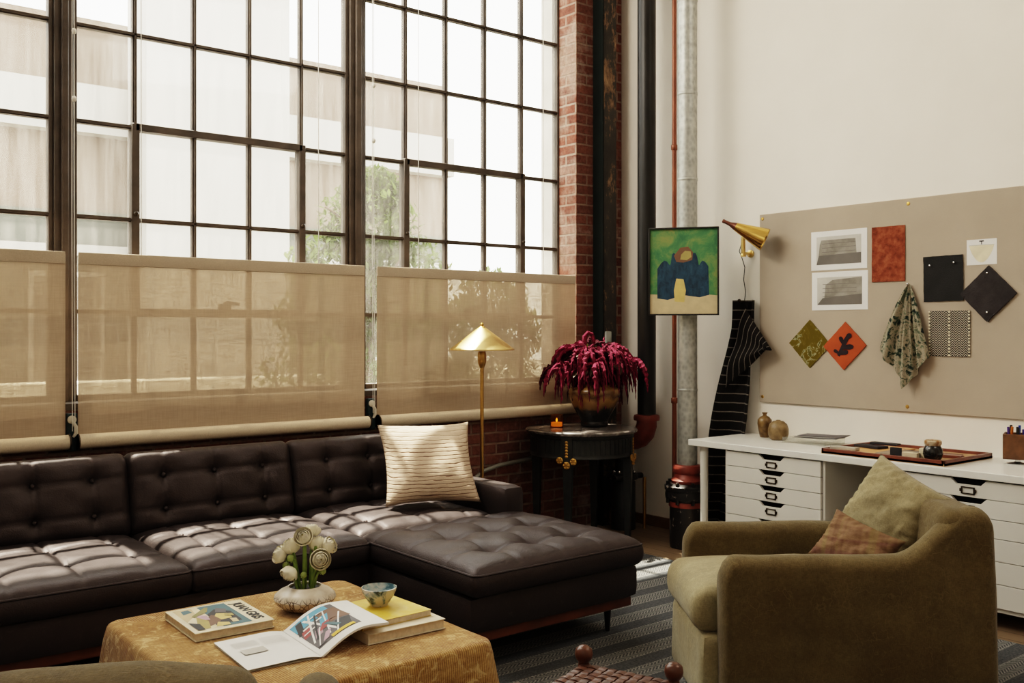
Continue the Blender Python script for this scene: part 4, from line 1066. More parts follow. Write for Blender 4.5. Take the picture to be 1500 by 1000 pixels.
# curled top tassel
r = thing('amaranth_stem', 'single curled amaranth tassel rising above the other flowers', 'flower', (ux-.015, uy+.03, 1.03), 0, 'amaranth stems in the glazed urn')
m = MB(); m.tube([(0,0,0), (-.01,0,.15), (-.02,.0,.27)], [.005,.004,.004], 7); m.build('stem', M['stem_green'], r)
pts = [(CR*x_+Vector((0,0,z_))) for x_, z_ in ((-.02,.24),(-.035,.28),(-.032,.32),(-.01,.345),(.015,.335),(.028,.30),(.03,.26))]
m = MB(); m.tube(pts, [.013,.016,.015,.016,.014,.012,.006], 10, jit=.25); m.build('tassel', M['amaranth'], r)

# ------------------------------------------------------------------ painting hung on the galvanised pipe (plain stand-in)
t = thing('framed_painting', 'small green and blue painting in a thin black frame hung on the galvanised pipe', 'painting', (4.735, 4.14, 1.764), math.atan2(-.821, .571))
# local x runs to the right as seen, -y faces the viewer
PWd, PHt = .44, .555
m = MB(); fw = .009
for (a, b, c, d) in ((-PWd/2, PWd/2, PHt/2-fw, PHt/2), (-PWd/2, PWd/2, -PHt/2, -PHt/2+fw), (-PWd/2, -PWd/2+fw, -PHt/2, PHt/2), (PWd/2-fw, PWd/2, -PHt/2, PHt/2)):
    m.box(a, b, -.02, .012, c, d)
m.build('frame', M['steel_black'], t, bevel=.001, seg=1)
m = MB(); m.box(-PWd/2+fw, PWd/2-fw, -.006, .008, -PHt/2+fw, PHt/2-fw); m.build('canvas', M['art_ground'], t, flat=True)
m = MB(); Mp = T(0, -.0065, 0) @ Matrix.Rotation(R(90), 4, 'X')
def wavy(poly, n=4): return poly
hx, hy = PWd/2-fw, PHt/2-fw
blob = [(-.165,-.17)]+[(-.165+.02*math.sin(k*.5)+.33*k/24, -.02+.115*math.sin(PI*(.08+.84*k/24))**.8+.03*math.sin(k*.9)) for k in range(25)]+[(.16,-.15),(.10,-.165),(.0,-.15),(-.10,-.18)]
items = [(0, [(-hx,-hy),(hx,-hy),(hx,-hy+.115),(.1,-hy+.125),(-.05,-hy+.118),(-hx,-hy+.125)]), (1, blob),
         (2, [(-.055,-.19),(.005,-.195),(.015,-.12),(.0,-.05),(-.045,-.045),(-.06,-.12)]), (3, [(-.06,.10),(-.02,.15),(.03,.155),(.06,.12),(.055,.07),(.0,.055),(-.045,.06)]),
         (4, [(-.02,.075),(.02,.07),(.05,.09),(.045,.125),(.01,.13),(-.015,.105)])]
patches(m, items, Mp, 0)
m.build('painted_shapes', [M['a_sand'], M['art_blue'], M['a_yellow'], M['a_brown'], M['a_ochre']], t, flat=True, recalc=False)
m = MB(); m.cyl((-.0, .012, .20), (0, .045, .20), .006, seg=8); m.build('hook', M['bronze'], t)
# ------------------------------------------------------------------ pin board
BXF = WX-.016
def wallM(y, z, x=None):
    """local x -> towards the viewer's right (-Y), local y -> up, local z -> out of the wall"""
    return Matrix(((0,0,-1,BXF if x is None else x),(-1,0,0,y),(0,1,0,z),(0,0,0,1)))
t = thing('pin_board', 'large beige felt pin board screwed to the right wall above the desk', 'board', (WX, 2.65, .93))
m = MB(); m.box(BXF, WX-.0005, 1.43, 3.873, .935, 2.128); m.build('panel', M['board'], t, world=True, bevel=.004)
for (y, z) in ((3.85, 2.10), (2.866, 2.098), (3.85, .97), (2.872, .965), (1.6, 2.1), (1.6, .96)):
    m = MB(); m.lathe([(0, 0), (.011, 0), (.009, .003), (0, .004)], 14, M=wallM(y, z)); m.build('screw', M['gold'], t, world=True)
def swatch_pin(t, y, z, x):
    m = MB(); m.lathe([(0, 0), (.006, 0), (.005, .004), (0, .005)], 10, M=wallM(y, z, x)); m.build('pin', M['chrome'], t, world=True)
def sheet(name, lab, cat, y0, y1, z0, z1, mat, th=.003, tilt=0, bul=0, pins=(), grp=None):
    """flat sample on the board between y1 (left) and y0 (right)"""
    t = thing(name, lab, cat, (BXF, (y0+y1)/2, (z0+z1)/2), 0, grp)
    w_, h_ = abs(y1-y0), abs(z1-z0); m = MB()
    M0 = wallM((y0+y1)/2, (z0+z1)/2) @ Rz(tilt)
    m.rbox(w_, h_, th, th*.4, (12, 12, 1), lambda x, y, z: (x+.002*noise.noise((y*30, 1, w_)), y+.002*noise.noise((x*30, 5, h_)), z+bul*(.5+.5*noise.noise((x*9, y*9, w_*7)))), M0)
    m.build('cloth' if cat != 'photo' else 'print', mat, t, world=True, ang=60)
    for (py, pz) in pins: swatch_pin(t, py, pz, BXF-th-bul-.001)
    return t
def photo(lab, y0, y1, z0, z1, kind):
    t = thing('photo_print', lab, 'photo', (BXF, (y0+y1)/2, (z0+z1)/2), 0, 'white bordered photo prints on the pin board')
    cy, cz = (y0+y1)/2, (z0+z1)/2; w_, h_ = y1-y0, z1-z0; M0 = wallM(cy, cz)
    m = MB(); m.box(-w_/2, w_/2, -h_/2, h_/2, 0, .002, M0); m.build('paper', M['paper'], t, world=True)
    m = MB(); a, b = w_*.40, h_*.36
    its = [(1, [(-a,-b),(a,-b),(a,b),(-a,b)])]
    if kind == 0: its += [(0, [(-a*.95,-b),(-a*.85,b*.45),(-a*.78,b*.75),(a*.75,b*.75),(a*.8,-b*.3),(a,-b*.4),(a,-b)]), (2, [(-a,-b),(-a*.9,-b*.35),(a,-b*.25),(a,-b)])]
    else: its += [(0, [(-a*.7,-b),(-a*.62,b*.45),(-a*.3,b*.8),(a,b*.95),(a,-b)]), (2, [(-a,-b),(-a*.75,-b*.5),(a,-b*.25),(a,-b)])]
    for k in range(4): its.append((2, [(-a*.75, b*(.5-.3*k)),(a*.76, b*(.52-.3*k)),(a*.76, b*(.49-.3*k)),(-a*.75, b*(.47-.3*k))]))
    patches(m, its, M0, .0022); m.build('picture', [M['photo_grey'], M['pale_grey'], M['photo_dark']], t, world=True, flat=True, recalc=False)
photo('upper of two white bordered photos at the upper left of the pin board', 3.117, 3.49, 1.752, 1.985, 0)
photo('lower of two white bordered photos at the upper left of the pin board', 3.112, 3.485, 1.512, 1.740, 1)
sheet('fabric_swatch', 'brick red woven swatch beside the upper photo on the pin board', 'swatch', 2.882, 3.086, 1.667, 1.982, M['rust_weave'], .006, 0, .002)
sheet('fabric_swatch', 'square black cloth swatch pinned below the white card', 'swatch', 2.552, 2.775, 1.548, 1.796, M['blackfab'], .004, R(.8), .006, ((2.735, 1.745), (2.60, 1.755)))
t = thing('note_card', 'small white card with a drawn pale bowl at the right of the pin board', 'card', (BXF, 2.456, 1.80))
m = MB(); m.box(-.079, .079, -.067, .067, 0, .002, wallM(2.456, 1.803)); m.build('paper', M['paper'], t, world=True)
m = MB(); bow = [(-.066+.132*k/16, .035-.09*math.sin(PI*k/16)**.75) for k in range(17)]
patches(m, [(0, bow), (1, [(-.066,.035),(.066,.035),(.066,.038),(-.066,.038)]), (2, [(-.012,.054),(.012,.054),(.012,.060),(-.012,.060)]), (2, [(-.002,.04),(.002,.04),(.002,.056),(-.002,.056)])], wallM(2.456, 1.803), .0022)
m.build('drawing', [M['a_cream'], M['pale_grey'], M['ink']], t, world=True, flat=True, recalc=False)
sheet('fabric_swatch', 'charcoal felt swatch hung as a diamond at the right of the pin board', 'swatch', 2.315, 2.525, 1.475, 1.69, M['char'], .014, R(-46), .002, ((2.42, 1.69), (2.42, 1.485)))
t = sheet('fabric_swatch', 'black and white herringbone swatch with beaded edges on the pin board', 'swatch', 2.516, 2.742, 1.25, 1.498, M['herring'], .004, 0, .004)
for yy in (2.739, 2.628, 2.519):
    m = MB()
    for k in range(14): m.sphere((BXF-.008, yy, 1.257+k*.018), .006, 6, 5, (.5, 1, .8))
    m.build('bead_edging', M['a_cream'], t, world=True)
sheet('fabric_swatch', 'moss green printed swatch hung as a diamond, left of the rust one', 'swatch', 3.395, 3.602, 1.202, 1.415, M['moss'], .006, R(44), .003)
t = sheet('fabric_swatch', 'rust orange felt swatch with a dark leaf motif, hung as a diamond', 'swatch', 3.162, 3.358, 1.195, 1.405, M['rust'], .010, R(-45), .002)
lobes = []
def lobe(cx, cy, a, L, w_):
    return [(cx+math.cos(a)*L*u+(-math.sin(a))*w_*s, cy+math.sin(a)*L*u+math.cos(a)*w_*s) for u, s in ((0,-.7),(.3,-.8),(.7,-1),(.95,-.7),(1.03,0),(.95,.7),(.7,1),(.3,.8),(0,.7))]
m = MB(); its = [(0, lobe(-.035,-.06, R(62), .15, .014)), (0, lobe(-.012,-.01, R(5), .075, .016)), (0, lobe(-.03,-.045, R(10), .06, .015)), (0, lobe(-.0,.01, R(120), .05, .014)), (0, lobe(-.03,-.045, R(150), .04, .011)), (0, lobe(.015,.04, R(40), .045, .013))]
patches(m, its, wallM(3.262, 1.30), .0135); m.build('leaf_motif', M['leafdark'], t, world=True, flat=True, recalc=False)
# hanging floral cloth, gathered at one pin
t = thing('hanging_cloth', 'green floral print cloth gathered at one pin and hanging in folds on the pin board', 'cloth', (BXF, 2.86, 1.65))
def hang(u, v):
    a = u*2-1                              # -1 left .. 1 right
    wl, wr = .165, .125
    y = 2.853 - (a*(wl if a < 0 else wr))*min(1, v**.75*1.05)
    bot = (1.275 if a < 0 else 1.40)
    lowest = 1.052
    zb = lowest + (bot-lowest)*abs(a)**.8 if a < 0 else lowest + .02+(1.22-lowest)*abs(a)**.9
    z = 1.652 + (zb-1.652)*v
    fold = .022*math.cos(a*PI*2.6)+.012*math.cos(a*PI*6+1)
    x = BXF - .012 - .02*v*(1-a*a) - (fold+.022)*min(1, v*1.6+.15)
    return (x, y, z)
m = MB(); m.grid(hang, 48, 30); m.build('cloth', M['floral'], t, world=True, ang=180)
swatch_pin(t, 2.853, 1.648, BXF-.03)

# ------------------------------------------------------------------ brass sconce
t = thing('wall_sconce', 'brass cone wall sconce at the top left corner of the pin board', 'lamp', (WX, 3.95, 1.88))
m = MB(); m.lathe([(0, 0), (.024, 0), (.024, .012), (.012, .016), (0, .016)], 20, M=wallM(3.95, 1.885, WX)); m.cyl((WX-.01, 3.95, 1.885), (WX-.075, 3.95, 1.885), .009, seg=12)
m.cyl((WX-.075, 3.955, 1.865), (WX-.075, 3.955, 1.99), .014, seg=16); m.lathe([(.0, 0), (.017, 0), (.017, .016), (.014, .02)], 16, (WX-.075, 3.955, 1.863), cap=False); m.build('bracket', M['brass_satin'], t, world=True)
p0, p1 = Vector((4.915, 3.969, 2.08)), Vector((5.06, 3.76, 1.955)); d = (p1-p0)
m = MB(); m.tube([p0+d*u for u in (.30, .33, .97, 1.0)], [.026, .028, .072, .0725], 40, cap=False); m.tube([p0+d*u for u in (1.0, .97, .35)], [.0722, .069, .026], 40, cap=False); m.build('lamp_shade', M['brass'], t, world=True, ang=30)
m = MB(); m.tube([p0+d*u for u in (-.02, 0, .06, .16, .3)], [.010, .013, .011, .013, .026], 24); m.build('cap', plain('copper_brown_cap', (.16, .065, .045), .3, .6), t, world=True)
m = MB(); m.tube([(WX-.07, 3.975, 1.94), (WX-.07, 3.99, 1.90), (WX-.05, 3.985, 1.86), (WX-.02, 3.985, 1.80), (WX-.012, 4.0, 1.72), (WX-.012, 3.985, 1.64), (WX-.02, 3.99, 1.56)], .0028, 6); m.build('cord', M['ink'], t, world=True)

# ------------------------------------------------------------------ striped wool hanging beside the desk
t = thing('wool_throw', 'black pinstriped wool length hanging on the wall at the left end of the desk', 'textile', (5.14, 4.05, .02))
def strip(name, fn, nu, nv, rep):
    m = MB(); uvs = {}
    m.grid(fn, nu, nv); bm = m.bm; bm.verts.index_update(); lay = bm.loops.layers.uv.new('UVMap')
    for f in bm.faces:
        for l in f.loops:
            i = l.vert.index; l[lay].uv = ((i % (nu+1))/nu, (i//(nu+1))/nv*rep)
    o = m.build(name, M['wool'], t, world=True, ang=180); s_ = o.modifiers.new('solid', 'SOLIDIFY'); s_.thickness = .008; return o
def main(u, v):
    # v: 0 top .. 1 bottom
    z = 1.585-v*1.56; yc = 3.955+.02*v+.25*max(0, v-.12)
    wid = .085+.045*smooth(0, .35, v)-.02*smooth(.6, 1, v)
    y = yc + (.5-u)*2*wid*(1-.12*math.sin(v*9))
    x = 5.115 - .028*math.sin(u*PI*2.2+v*2) - .012*math.sin(u*14)
    if z < .02: z = .02
    return (x, y, z)
strip('hanging_length', main, 26, 60, 1.0)
def flap(u, v):
    # folded corner swinging out to the right, stripes turned upright
    a = Vector((5.06, 3.91, 1.53)); b = Vector((5.055, 4.075, 1.02)); c = Vector((5.075, 3.72, 1.27))
    top = a.lerp(c, u**.9); low = a.lerp(b, .35+.65*(1-u)) .lerp(c, u*.86)
    low.z -= .06*math.sin(u*PI)
    p = top.lerp(low, v); p.x -= .02*math.sin(v*PI)+.012*math.sin(v*11)
    return p
m_ = strip('turned_fold', lambda u, v: flap(v, u), 20, 24, .30)
m = MB(); m.cyl((WX, 3.955, 1.575), (5.06, 3.955, 1.575), .007, seg=10); m.sphere((5.055, 3.955, 1.58), .012, 10, 8); m.build('wall_peg', M['bronze'], t, world=True)

# ------------------------------------------------------------------ white desk
DZ = .73
t = thing('desk', 'long white desk along the right wall', 'desk', (4.87, 2.7, 0))
m = MB(); m.box(4.57, 5.168, 1.35, 3.96, DZ-.036, DZ); m.build('desktop', M['white_top'], t, world=True, bevel=.003)
for (lx, ly) in ((4.63, 3.885), (5.1, 3.86), (4.63, 2.74), (5.1, 2.74), (5.1, 1.45), (4.63, 1.45)):
    m = MB(); m.cyl((lx, ly, 0), (lx, ly, DZ-.036), .021, .025, 20); m.build('leg', M['white_lac'], t, world=True)
def drawer_unit(y0, y1, lab):
    h0, h1 = .085, DZ-.037
    t = thing('drawer_unit', lab, 'drawers', (4.82, (y0+y1)/2, 0), 0, 'white flat-file drawer units under the desk')
    m = MB(); m.box(4.60, 5.10, y0, y0+.016, h0, h1); m.box(4.60, 5.10, y1-.016, y1, h0, h1); m.box(5.08, 5.10, y0+.016, y1-.016, h0, h1); m.box(4.60, 5.10, y0+.016, y1-.016, h0, h0+.02)
    m.build('carcass', M['white_lac'], t, world=True, bevel=.0015, seg=1)
    m = MB(); m.box(4.64, 5.07, y0+.02, y1-.02, h0+.025, h1-.005); m.build('dark_inside', M['dark_gap'], t, world=True)
    for (cx, cy) in ((4.66, y0+.06), (4.66, y1-.06), (5.04, y0+.06), (5.04, y1-.06)):
        m = MB(); m.cyl((cx, cy, 0), (cx, cy, h0), .022, .026, 12); m.build('foot', M['white_lac'], t, world=True)
    tops = [h1-.004, h1-.090, h1-.178, h1-.266, h1-.37, h1-.475, h0+.022]; yc = (y0+y1)/2
    for k in range(6):
        z1, z0 = tops[k]-.002, tops[k+1]+.001; ya, yb = y0+.018, y1-.018
        # drawer front with a trapezoid hand cut-out in its top edge
        poly = [(ya, z0), (yb, z0), (yb, z1), (yc+.085, z1), (yc+.058, z1-.026), (yc-.058, z1-.026), (yc-.085, z1), (ya, z1)]
        m = MB(); Mx = Matrix(((0,0,1,4.585),(1,0,0,0),(0,1,0,0),(0,0,0,1))); m.prism(poly, 0, .018, Mx)
        dr = m.build('drawer', M['white_lac'], t, world=True, bevel=.0012, seg=1)
        m = MB(); a, b = .032, .017; zc = z1-.052
        for (ya_, yb_, za_, zb_) in ((-a, a, b-.005, b), (-a, a, -b, -b+.005), (-a, -a+.005, -b, b), (a-.005, a, -b, b), (-a-.007, -a, -.007, .007), (a, a+.007, -.007, .007)):
            m.box(4.579, 4.586, yc+ya_, yc+yb_, zc+za_, zc+zb_)
        m.bm.transform(Matrix.Translation(-Vector(t.location))); m.build('label_holder', M['bronze'], dr)
    return t
drawer_unit(3.03, 3.70, 'white drawer unit under the left end of the desk')
drawer_unit(1.915, 2.585, 'white drawer unit half hidden behind the olive armchair')

# ------------------------------------------------------------------ things on the desk
t = thing('bottle_vase', 'small brown glazed bottle vase at the back left of the desk', 'vase', (5.03, 3.74, DZ))
m = MB(); m.lathe([(0, 0), (.026, 0), (.030, .004), (.038, .04), (.045, .085), (.043, .108), (.028, .126), (.012, .134), (.011, .143), (.017, .148), (.016, .154), (.006, .154), (0, .13)], 32); m.build('body', M['brown_glaze'], t)
t = thing('round_vase', 'squat round speckled stoneware vase beside the brown bottle', 'vase', (4.975, 3.60, DZ))
m = MB(); m.lathe([(0, 0), (.04, 0), (.052, .008), (.061, .035), (.061, .065), (.052, .095), (.032, .112), (.014, .116), (.012, .12), (.007, .119), (0, .10)], 36); m.build('body', M['tan_glaze'], t)
t = thing('acrylic_tray', 'clear acrylic tray lying on the desk', 'tray', (4.98, 3.36, DZ))
m = MB(); a, b = .10, .145
m.box(-a, a, -b, b, 0, .004)
for q in ((-a, -a+.004, -b, b), (a-.004, a, -b, b), (-a, a, -b, -b+.004), (-a, a, b-.004, b)): m.box(*q, .004, .032)
m.build('tray', M['acrylic'], t)
t = thing('paper_stack', 'small stack of loose papers resting on the acrylic tray', 'papers', (4.99, 3.33, DZ+.0325), R(12))
for k in range(4):
    m = MB(); m.grid(lambda u, v, k=k: ((u-.5)*.15+.006*k, (v-.5)*.26-.008*k, .002+.004*k+.010*max(0, .35-v)**1*(1+.6*math.sin(u*5+k))), 8, 12); o = m.build('sheet', M['a_grey'] if k % 2 else M['pale_grey'], t, ang=180)
    s_ = o.modifiers.new('solid', 'SOLIDIFY'); s_.thickness = .002
t = thing('sample_tray', 'shallow mahogany tray of material samples on the desk', 'tray', (4.86, 2.72, DZ))
ty0, ty1, txa, txb = -.34, .34, -.25, .25
m = MB(); m.box(txa, txb, ty0, ty1, 0, .013); m.build('bottom', M['tan_wood'], t)
m = MB()
for q in ((txa, txa+.014, ty0, ty1), (txb-.014, txb, ty0, ty1), (txa, txb, ty0, ty0+.014), (txa, txb, ty1-.014, ty1)): m.box(*q, 0, .029)
m.build('rim', M['tray_wood'], t, bevel=.002)
def chip(name, lab, x, y, sx, sy, sz, rz, mat, z0=.0135, cat='sample'):
    t = thing(name, lab, cat, (4.86+x, 2.72+y, DZ+z0), R(rz)); m = MB(); m.rbox(sx, sy, sz, min(.003, sz*.3), (3, 3, 2)); m.build('block', mat, t, bevel=.001)
chip('wood_sample', 'orange tan wood panel lying at the left of the mahogany tray', -.02, .16, .40, .24, .008, 0, flat('orange_tan_wood', (.60, .33, .14), .5))
chip('sample_board', 'grey beige sample board in the middle of the mahogany tray', -.10, -.02, .22, .15, .016, 3, flat('grey_beige_board', (.28, .22, .16), .7))
chip('tile_sample', 'pale stone strip lying on the left rim of the mahogany tray', -.17, .25, .05, .15, .016, 4, flat('pale_stone', (.40, .37, .31), .6), .0225)
chip('tile_sample', 'dark slate strip at the back left of the mahogany tray', .02, .21, .09, .16, .014, -8, M['char'], .0225)
chip('tile_sample', 'second dark strip overlapping the slate one in the mahogany tray', .08, .16, .06, .15, .012, 4, M['a_black'], .0375)
chip('tile_sample', 'black square tile standing at the front of the mahogany tray', -.205, -.065, .012, .062, .052, 0, M['a_black'])
chip('tile_sample', 'pale grey tile lying right of the black tile', -.20, -.145, .05, .085, .034, 8, M['a_grey'])
chip('thread_spool', 'cream block beside the round black pot', -.16, -.205, .05, .06, .058, 5, M['a_cream'])
chip('tile_sample', 'light beige tile at the front of the tray left of the cream block', -.215, -.15, .03, .08, .036, 0, flat('light_beige_tile', (.55, .46, .33), .6))
chip('tile_sample', 'dark wood strip at the right rear of the mahogany tray', .06, -.20, .05, .14, .014, 8, M['a_brown'])
chip('tile_sample', 'second dark wood strip at the right rear of the mahogany tray', .0, -.235, .05, .14, .016, 8, M['tray_wood'])
chip('tile_sample', 'charcoal strip behind the beige board in the tray', .03, -.05, .04, .15, .014, 5, M['char'])
t = thing('black_pot', 'round black glazed pot with an amber rim in the mahogany tray', 'pot', (4.685, 2.475, DZ+.0135))
m = MB(); m.lathe([(0, 0), (.03, 0), (.040, .012), (.047, .035), (.045, .058), (.036, .074), (.033, .077)], 36); m.build('body', M['black_glaze'], t)
m = MB(); m.lathe([(.034, .075), (.041, .085), (.041, .098), (.036, .103), (.030, .10), (.028, .08), (0, .05)], 32, cap=False); m.build('rim', M['rim_glaze'], t)
# pen box on a small stand
px_, py_ = 5.0, 2.205
t = thing('pen_box', 'square oiled oak pen box at the right edge of the photo', 'box', (px_, py_, DZ), R(20))
m = MB(); m.lathe([(0, 0), (.06, 0), (.062, .004), (.02, .008), (.012, .012), (.012, .028), (0, .028)], 28); m.build('stand', M['chrome'], t)
m = MB(); a = .062
for q in ((-a, -a+.008, -a, a), (a-.008, a, -a, a), (-a+.008, a-.008, -a, -a+.008), (-a+.008, a-.008, a-.008, a)): m.box(*q, .028, .15)
m.box(-a, a, -a, a, .026, .034); m.build('box', M['box_wood'], t, bevel=.0015, seg=1)
rnd = random.Random(3)
cols = ['bottle_blue', 'pen_violet', 'pen_orange', 'pen_black', 'pen_black', 'bottle_blue', 'pen_violet', 'pen_orange', 'pen_black']
names = {'bottle_blue': 'blue', 'pen_violet': 'violet', 'pen_orange': 'orange', 'pen_black': 'black'}
ca, sa = math.cos(R(20)), math.sin(R(20))
for k, c in enumerate(cols):
    gx_, gy_ = (k % 3-1)*.032, (k//3-1)*.032
    t = thing('pen', names[c]+' pen standing in the oak pen box', 'pen', (px_+gx_*ca-gy_*sa, py_+gx_*sa+gy_*ca, DZ+.036), rnd.uniform(0, 6), 'pens in the oak box')
    tl = Matrix.Rotation(R(rnd.uniform(1, 4)), 4, 'X'); L = .135+.02*rnd.random()
    m = MB(); m.cyl((0,0,.0), (0,0,L-.03), .0055, seg=10, M=tl); m.build('barrel', M[c], t)
    m = MB(); m.cyl((0,0,L-.03), (0,0,L), .0065, .006, seg=10, M=tl); m.build('cap', M[c], t)
# ------------------------------------------------------------------ slip-covered armchairs
# local x runs from the front edge to the back, local y from one arm (0) to the other
CW, CD = .72, .985
def crumple(p, k=1.0, s=0):
    return Vector((.006*noise.noise((p[0]*4+s, p[1]*4, p[2]*4)), .007*noise.noise((p[0]*5, p[1]*5+s, p[2]*4+3)), .004*noise.noise((p[0]*6, p[1]*6, p[2]*6+s))))*k
def topz(x):
    """height of the arm line along the depth, sweeping up into the back"""
    return .575 + .17*smooth(.63, .91, x)
def arm_bm(y0, y1):
    m = MB(); th = y1-y0; NX, NZ = 54, 26; r = .05
    def prof(a):
        # closed section: outer face up, over the rounded top, inner face down
        if a < .42: return (0, a/.42, 0)
        if a < .58: return (1, 1, (a-.42)/.16)
        return (2, 1-(a-.58)/.42, 0)
    def f(u, v):
        x = u*CD; h = topz(x)
        h -= .06*max(0, 1-x/.05)**2*1.0
        if x > CD-.06: h -= .05*((x-(CD-.06))/.06)**2
        k, q, c = prof(v)
        if k == 0: y, z = y0, q*(h-r)
        elif k == 1:
            an = PI*c; y, z = (y0+y1)/2-math.cos(an)*th/2, h-r+math.sin(an)*r
        else: y, z = y1, q*(h-r)
        xe = x
        e = min(x/.035, (CD-x)/.035, 1)
        yc = (y0+y1)/2; y = yc+(y-yc)*(.55+.45*math.sqrt(max(0, 1-(1-e)**2)))
        xe += .02*smooth(.7, 1, x/CD)*(1-z/.75)
        p = Vector((xe, y, z)); p += crumple(p, 1.2*min(1, z*6)); return p
    m.grid(f, NX, 60)
    m.bm.verts.ensure_lookup_table()
    n_ = NX+1
    for col in (0, NX):
        vs = [m.bm.verts[j*n_+col] for j in range(61)]
        try: m.bm.faces.new(vs)
        except ValueError: pass
    return m
def armchair(lab, loc, rz, grp=None):
    t = thing('armchair', lab, 'armchair', loc, rz, grp)
    ar = MB()
    for (a, b) in ((0, .105), (CW-.105, CW)):
        arm_bm(a, b).build('arm', M['olive'], t, ang=50)
    m = MB(); m.rbox(.17, CW-.02, .745, .05, (8, 26, 24), lambda x, y, z: (x+.06*(z-.4)+.02*(z < .2)*0+.006*noise.noise((y*5, z*5, 2)), y, z - .012*(2*y/CW)**2*(z > .6) + .006*noise.noise((x*5, y*6, 8))*(z > .1)), T(.865, CW/2, 0)); m.build('backrest', M['olive'], t, ang=50)
    m = MB(); m.rbox(.84, CW-.15, .28, .03, (24, 18, 8), lambda x, y, z: (x+.006*noise.noise((y*6, z*6, 1)), y+.004*noise.noise((x*6, z*6, 5)), z), T(.36, CW/2, .0)); m.build('skirt', M['olive_light'], t, ang=50)
    def seatf(x, y, z):
        d = .028*max(0, 1-(2*x/.82)**4)*max(0, 1-(2*y/(CW-.2))**4)*(z > .08)
        bul = .02*math.sin(PI*min(1, z/.16))*(1 if x < -.3 else 0)
        return (x-bul+.004*noise.noise((y*7, z*7, 3)), y, z+d+.005*noise.noise((x*6, y*6, 4)))
    m = MB(); m.rbox(.82, CW-.20, .165, .045, (26, 20, 8), seatf, T(.34, CW/2, .275)); m.build('seat_cushion', M['olive_light'], t, ang=60)
    return t
def in_chair(loc, rz, p): return Vector(loc) + Rz(rz).to_3x3() @ Vector(p)
C1, A1 = (2.752, 2.222, .011), R(-36.87)
armchair('olive slip-covered armchair in front of the white desk, seen from its side', C1, A1)
def cushion_thing(name, lab, C, A, p, w_, h_, th, tilt, spin, mat, yaw=0, seed=0, ears=.06):
    t = thing(name, lab, 'pillow', in_chair(C, A, p), A+R(-90)+yaw)
    # local: pillow lies in x (width) and z (height), leans back along +y
    m = pillow_bm(w_, h_, th, 30, .45, .012, seed, ears); m.bm.transform(T(0, 0, 0) @ Matrix.Rotation(R(-tilt), 4, 'X') @ Matrix.Rotation(R(spin), 4, 'Y') )
    zmin = min(v.co.z for v in m.bm.verts); m.bm.transform(T(0, 0, -zmin))
    m.build('cover', mat, t, ang=180); return t
cushion_thing('back_pillow', 'large pale olive linen pillow propped against the back of the armchair by the desk', C1, A1, (.755, .36, .447), .355, .345, .18, 20, 25, M['olive_light'], R(38), 5, .06)
cushion_thing('lumbar_pillow', 'small russet checked pillow on the seat of the armchair by the desk', C1, A1, (.575, .26, .425), .30, .215, .11, 34, 20, M['plaid'], R(50), 9, .10)
C2, A2 = (.554, 2.483, .011), R(58-180)
armchair('olive armchair in the foreground, seen from behind with one arm front showing', C2, A2)
t = thing('back_pillow', 'olive linen pillow in the foreground armchair at the bottom left corner', 'pillow', in_chair(C2, A2, (.70, .355, .455)), A2+R(-90))
m = MB(); m.rbox(.52, .335, .13, .045, (30, 24, 6), lambda x, y, z: (x, y+.012*math.cos(x*7)-.01*(2*x/.52)**4+.006*noise.noise((x*9, z*9, 2)), z+.03*(1-(2*x/.52)**2)*(1-(2*y/.335)**2)*(1 if z > .065 else -1)+.006*noise.noise((x*8, y*8, 5))))
m.bm.transform(Matrix.Rotation(R(90-14), 4, 'X')); zm = min(v.co.z for v in m.bm.verts); m.bm.transform(T(0, 0, -zm)); pc = m.build('cover', M['olive'], t, ang=180)

# ------------------------------------------------------------------ woven stool
k1 = Vector((1.918, 2.05)); dv = Vector((.327, -.945)); dw = Vector((-.945, -.327))
t = thing('woven_stool', 'low stool with a woven leather seat and turned wooden posts at the bottom edge', 'stool', (k1.x, k1.y, .011), math.atan2(dv.y, dv.x))
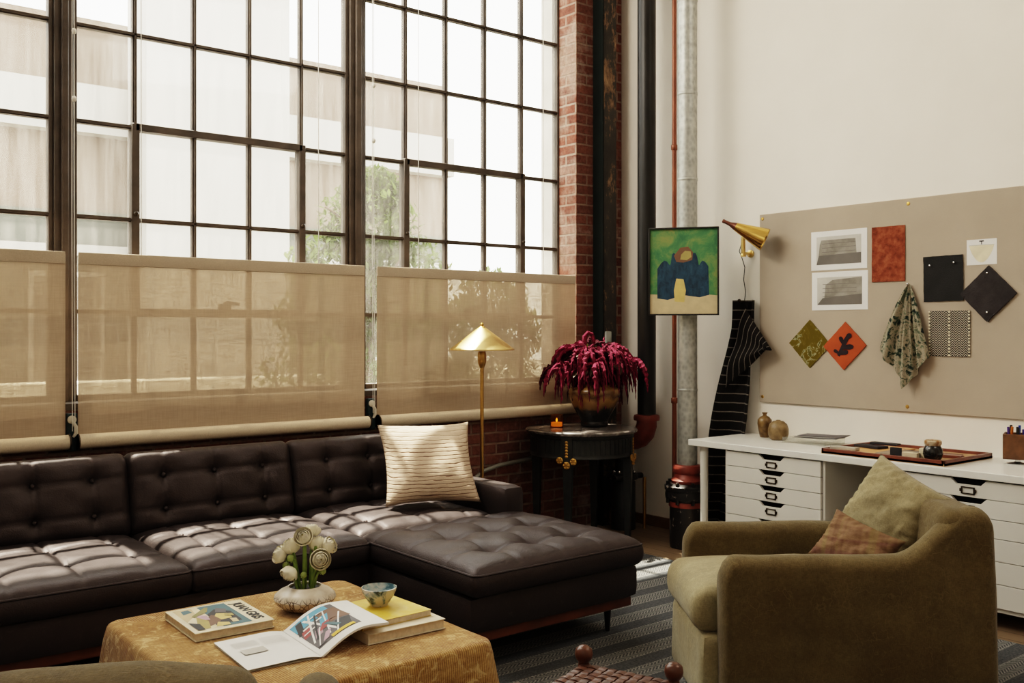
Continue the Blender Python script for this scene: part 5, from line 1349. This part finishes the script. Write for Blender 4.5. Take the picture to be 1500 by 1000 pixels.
# local x along the short side (dv), local y = left of it ; seat extends towards -y
SW, SD, SH = .275, .36, .43
for (x, y) in ((0, 0), (SW, 0), (0, -SD), (SW, -SD)):
    m = MB(); m.lathe([(0, 0), (.014, 0), (.02, .05), (.016, .10), (.023, .14), (.022, .34), (.020, .40), (.015, .433), (.017, .436), (.023, .443), (.026, .456), (.023, .470), (.012, .479), (0, .480)], 24, (x, y, 0)); m.build('post', M['stool_wood'], t)
m = MB()
for (a, b) in (((0, 0), (SW, 0)), ((0, -SD), (SW, -SD)), ((0, 0), (0, -SD)), ((SW, 0), (SW, -SD))):
    m.cyl((*a, SH-.02), (*b, SH-.02), .014, seg=12); m.cyl((*a, .12), (*b, .12), .010, seg=10)
m.build('rails', M['stool_wood'], t)
m = MB(); NXs, NYs = 10, 13
for i in range(NXs):
    for j in range(NYs):
        x = SW*(i+.5)/NXs; y = -SD*(j+.5)/NYs; w_ = SW/NXs; h_ = SD/NYs
        over = ((i+j) // 2) % 2 == 0
        if over: m.rbox(w_*1.5, h_*.86, .006, .002, (4, 2, 1), lambda a, b, c, w_=w_: (a, b, c-.006*(abs(a)/(w_*.75))**2), T(x, y, SH-.004))
        else: m.rbox(w_*.86, h_*1.5, .006, .002, (2, 4, 1), lambda a, b, c, h_=h_: (a, b, c-.006*(abs(b)/(h_*.75))**2), T(x, y, SH-.004))
m.box(.0, SW, -SD, 0, SH-.02, SH-.006)
m.build('woven_seat', M['strap'], t, ang=60)
# ------------------------------------------------------------------ light
w = bpy.data.worlds.new('sky'); scene.world = w; w.use_nodes = True
bg = w.node_tree.nodes['Background']; bg.inputs[0].default_value = (1.0, .98, .94, 1); bg.inputs[1].default_value = 4.5
sun = bpy.data.lights.new('sun', 'SUN'); so = bpy.data.objects.new('sun', sun); COL.objects.link(so)
sun.energy = 15; sun.color = (1, .90, .76); sun.angle = R(.6)
so.location = (2, 12, 14)
so.rotation_euler = Vector((.05, -1, -2.5)).to_track_quat('-Z', 'Y').to_euler()
def area(name, loc, tgt, sx, sy, e, col):
    a = bpy.data.lights.new(name, 'AREA'); a.shape = 'RECTANGLE'; a.size = sx; a.size_y = sy; a.energy = e; a.color = col
    o = bpy.data.objects.new(name, a); COL.objects.link(o); o.location = loc
    o.rotation_euler = (Vector(tgt)-Vector(loc)).to_track_quat('-Z', 'Y').to_euler(); return o
# unseen fill lamps added inside the room
area('left_fill', (-2.4, 1.0, 3.2), (5.0, 2.0, 1.6), 2.6, 2.6, 14, (1, .93, .82))  # broad added fill from the left
area('ceiling_fill', (4.1, .4, 4.75), (2.6, 5.0, .9), 2.0, 1.6, 38, (1, .93, .83))  # added ceiling fill for the blinds, sparing the armchair's near side
area('upper_wall_fill', (1.2, 4.7, 4.3), (5.17, 1.2, 3.6), 2.4, 1.0, 85, (1, .91, .78))  # added lamp to brighten the upper right wall
area('rear_fill', (-.8, -2.4, 3.4), (3.2, 5.0, 1.0), 4.0, 2.2, 13, (1, .93, .82))  # weak added fill from behind the camera
scene.view_settings.view_transform = 'Filmic'
scene.view_settings.look = 'High Contrast'
scene.view_settings.exposure = .46
scene.cycles.max_bounces = 10; scene.cycles.transparent_max_bounces = 16
scene.cycles.diffuse_bounces = 5; scene.cycles.sample_clamp_indirect = 6
scene.cycles.caustics_reflective = False; scene.cycles.caustics_refractive = False
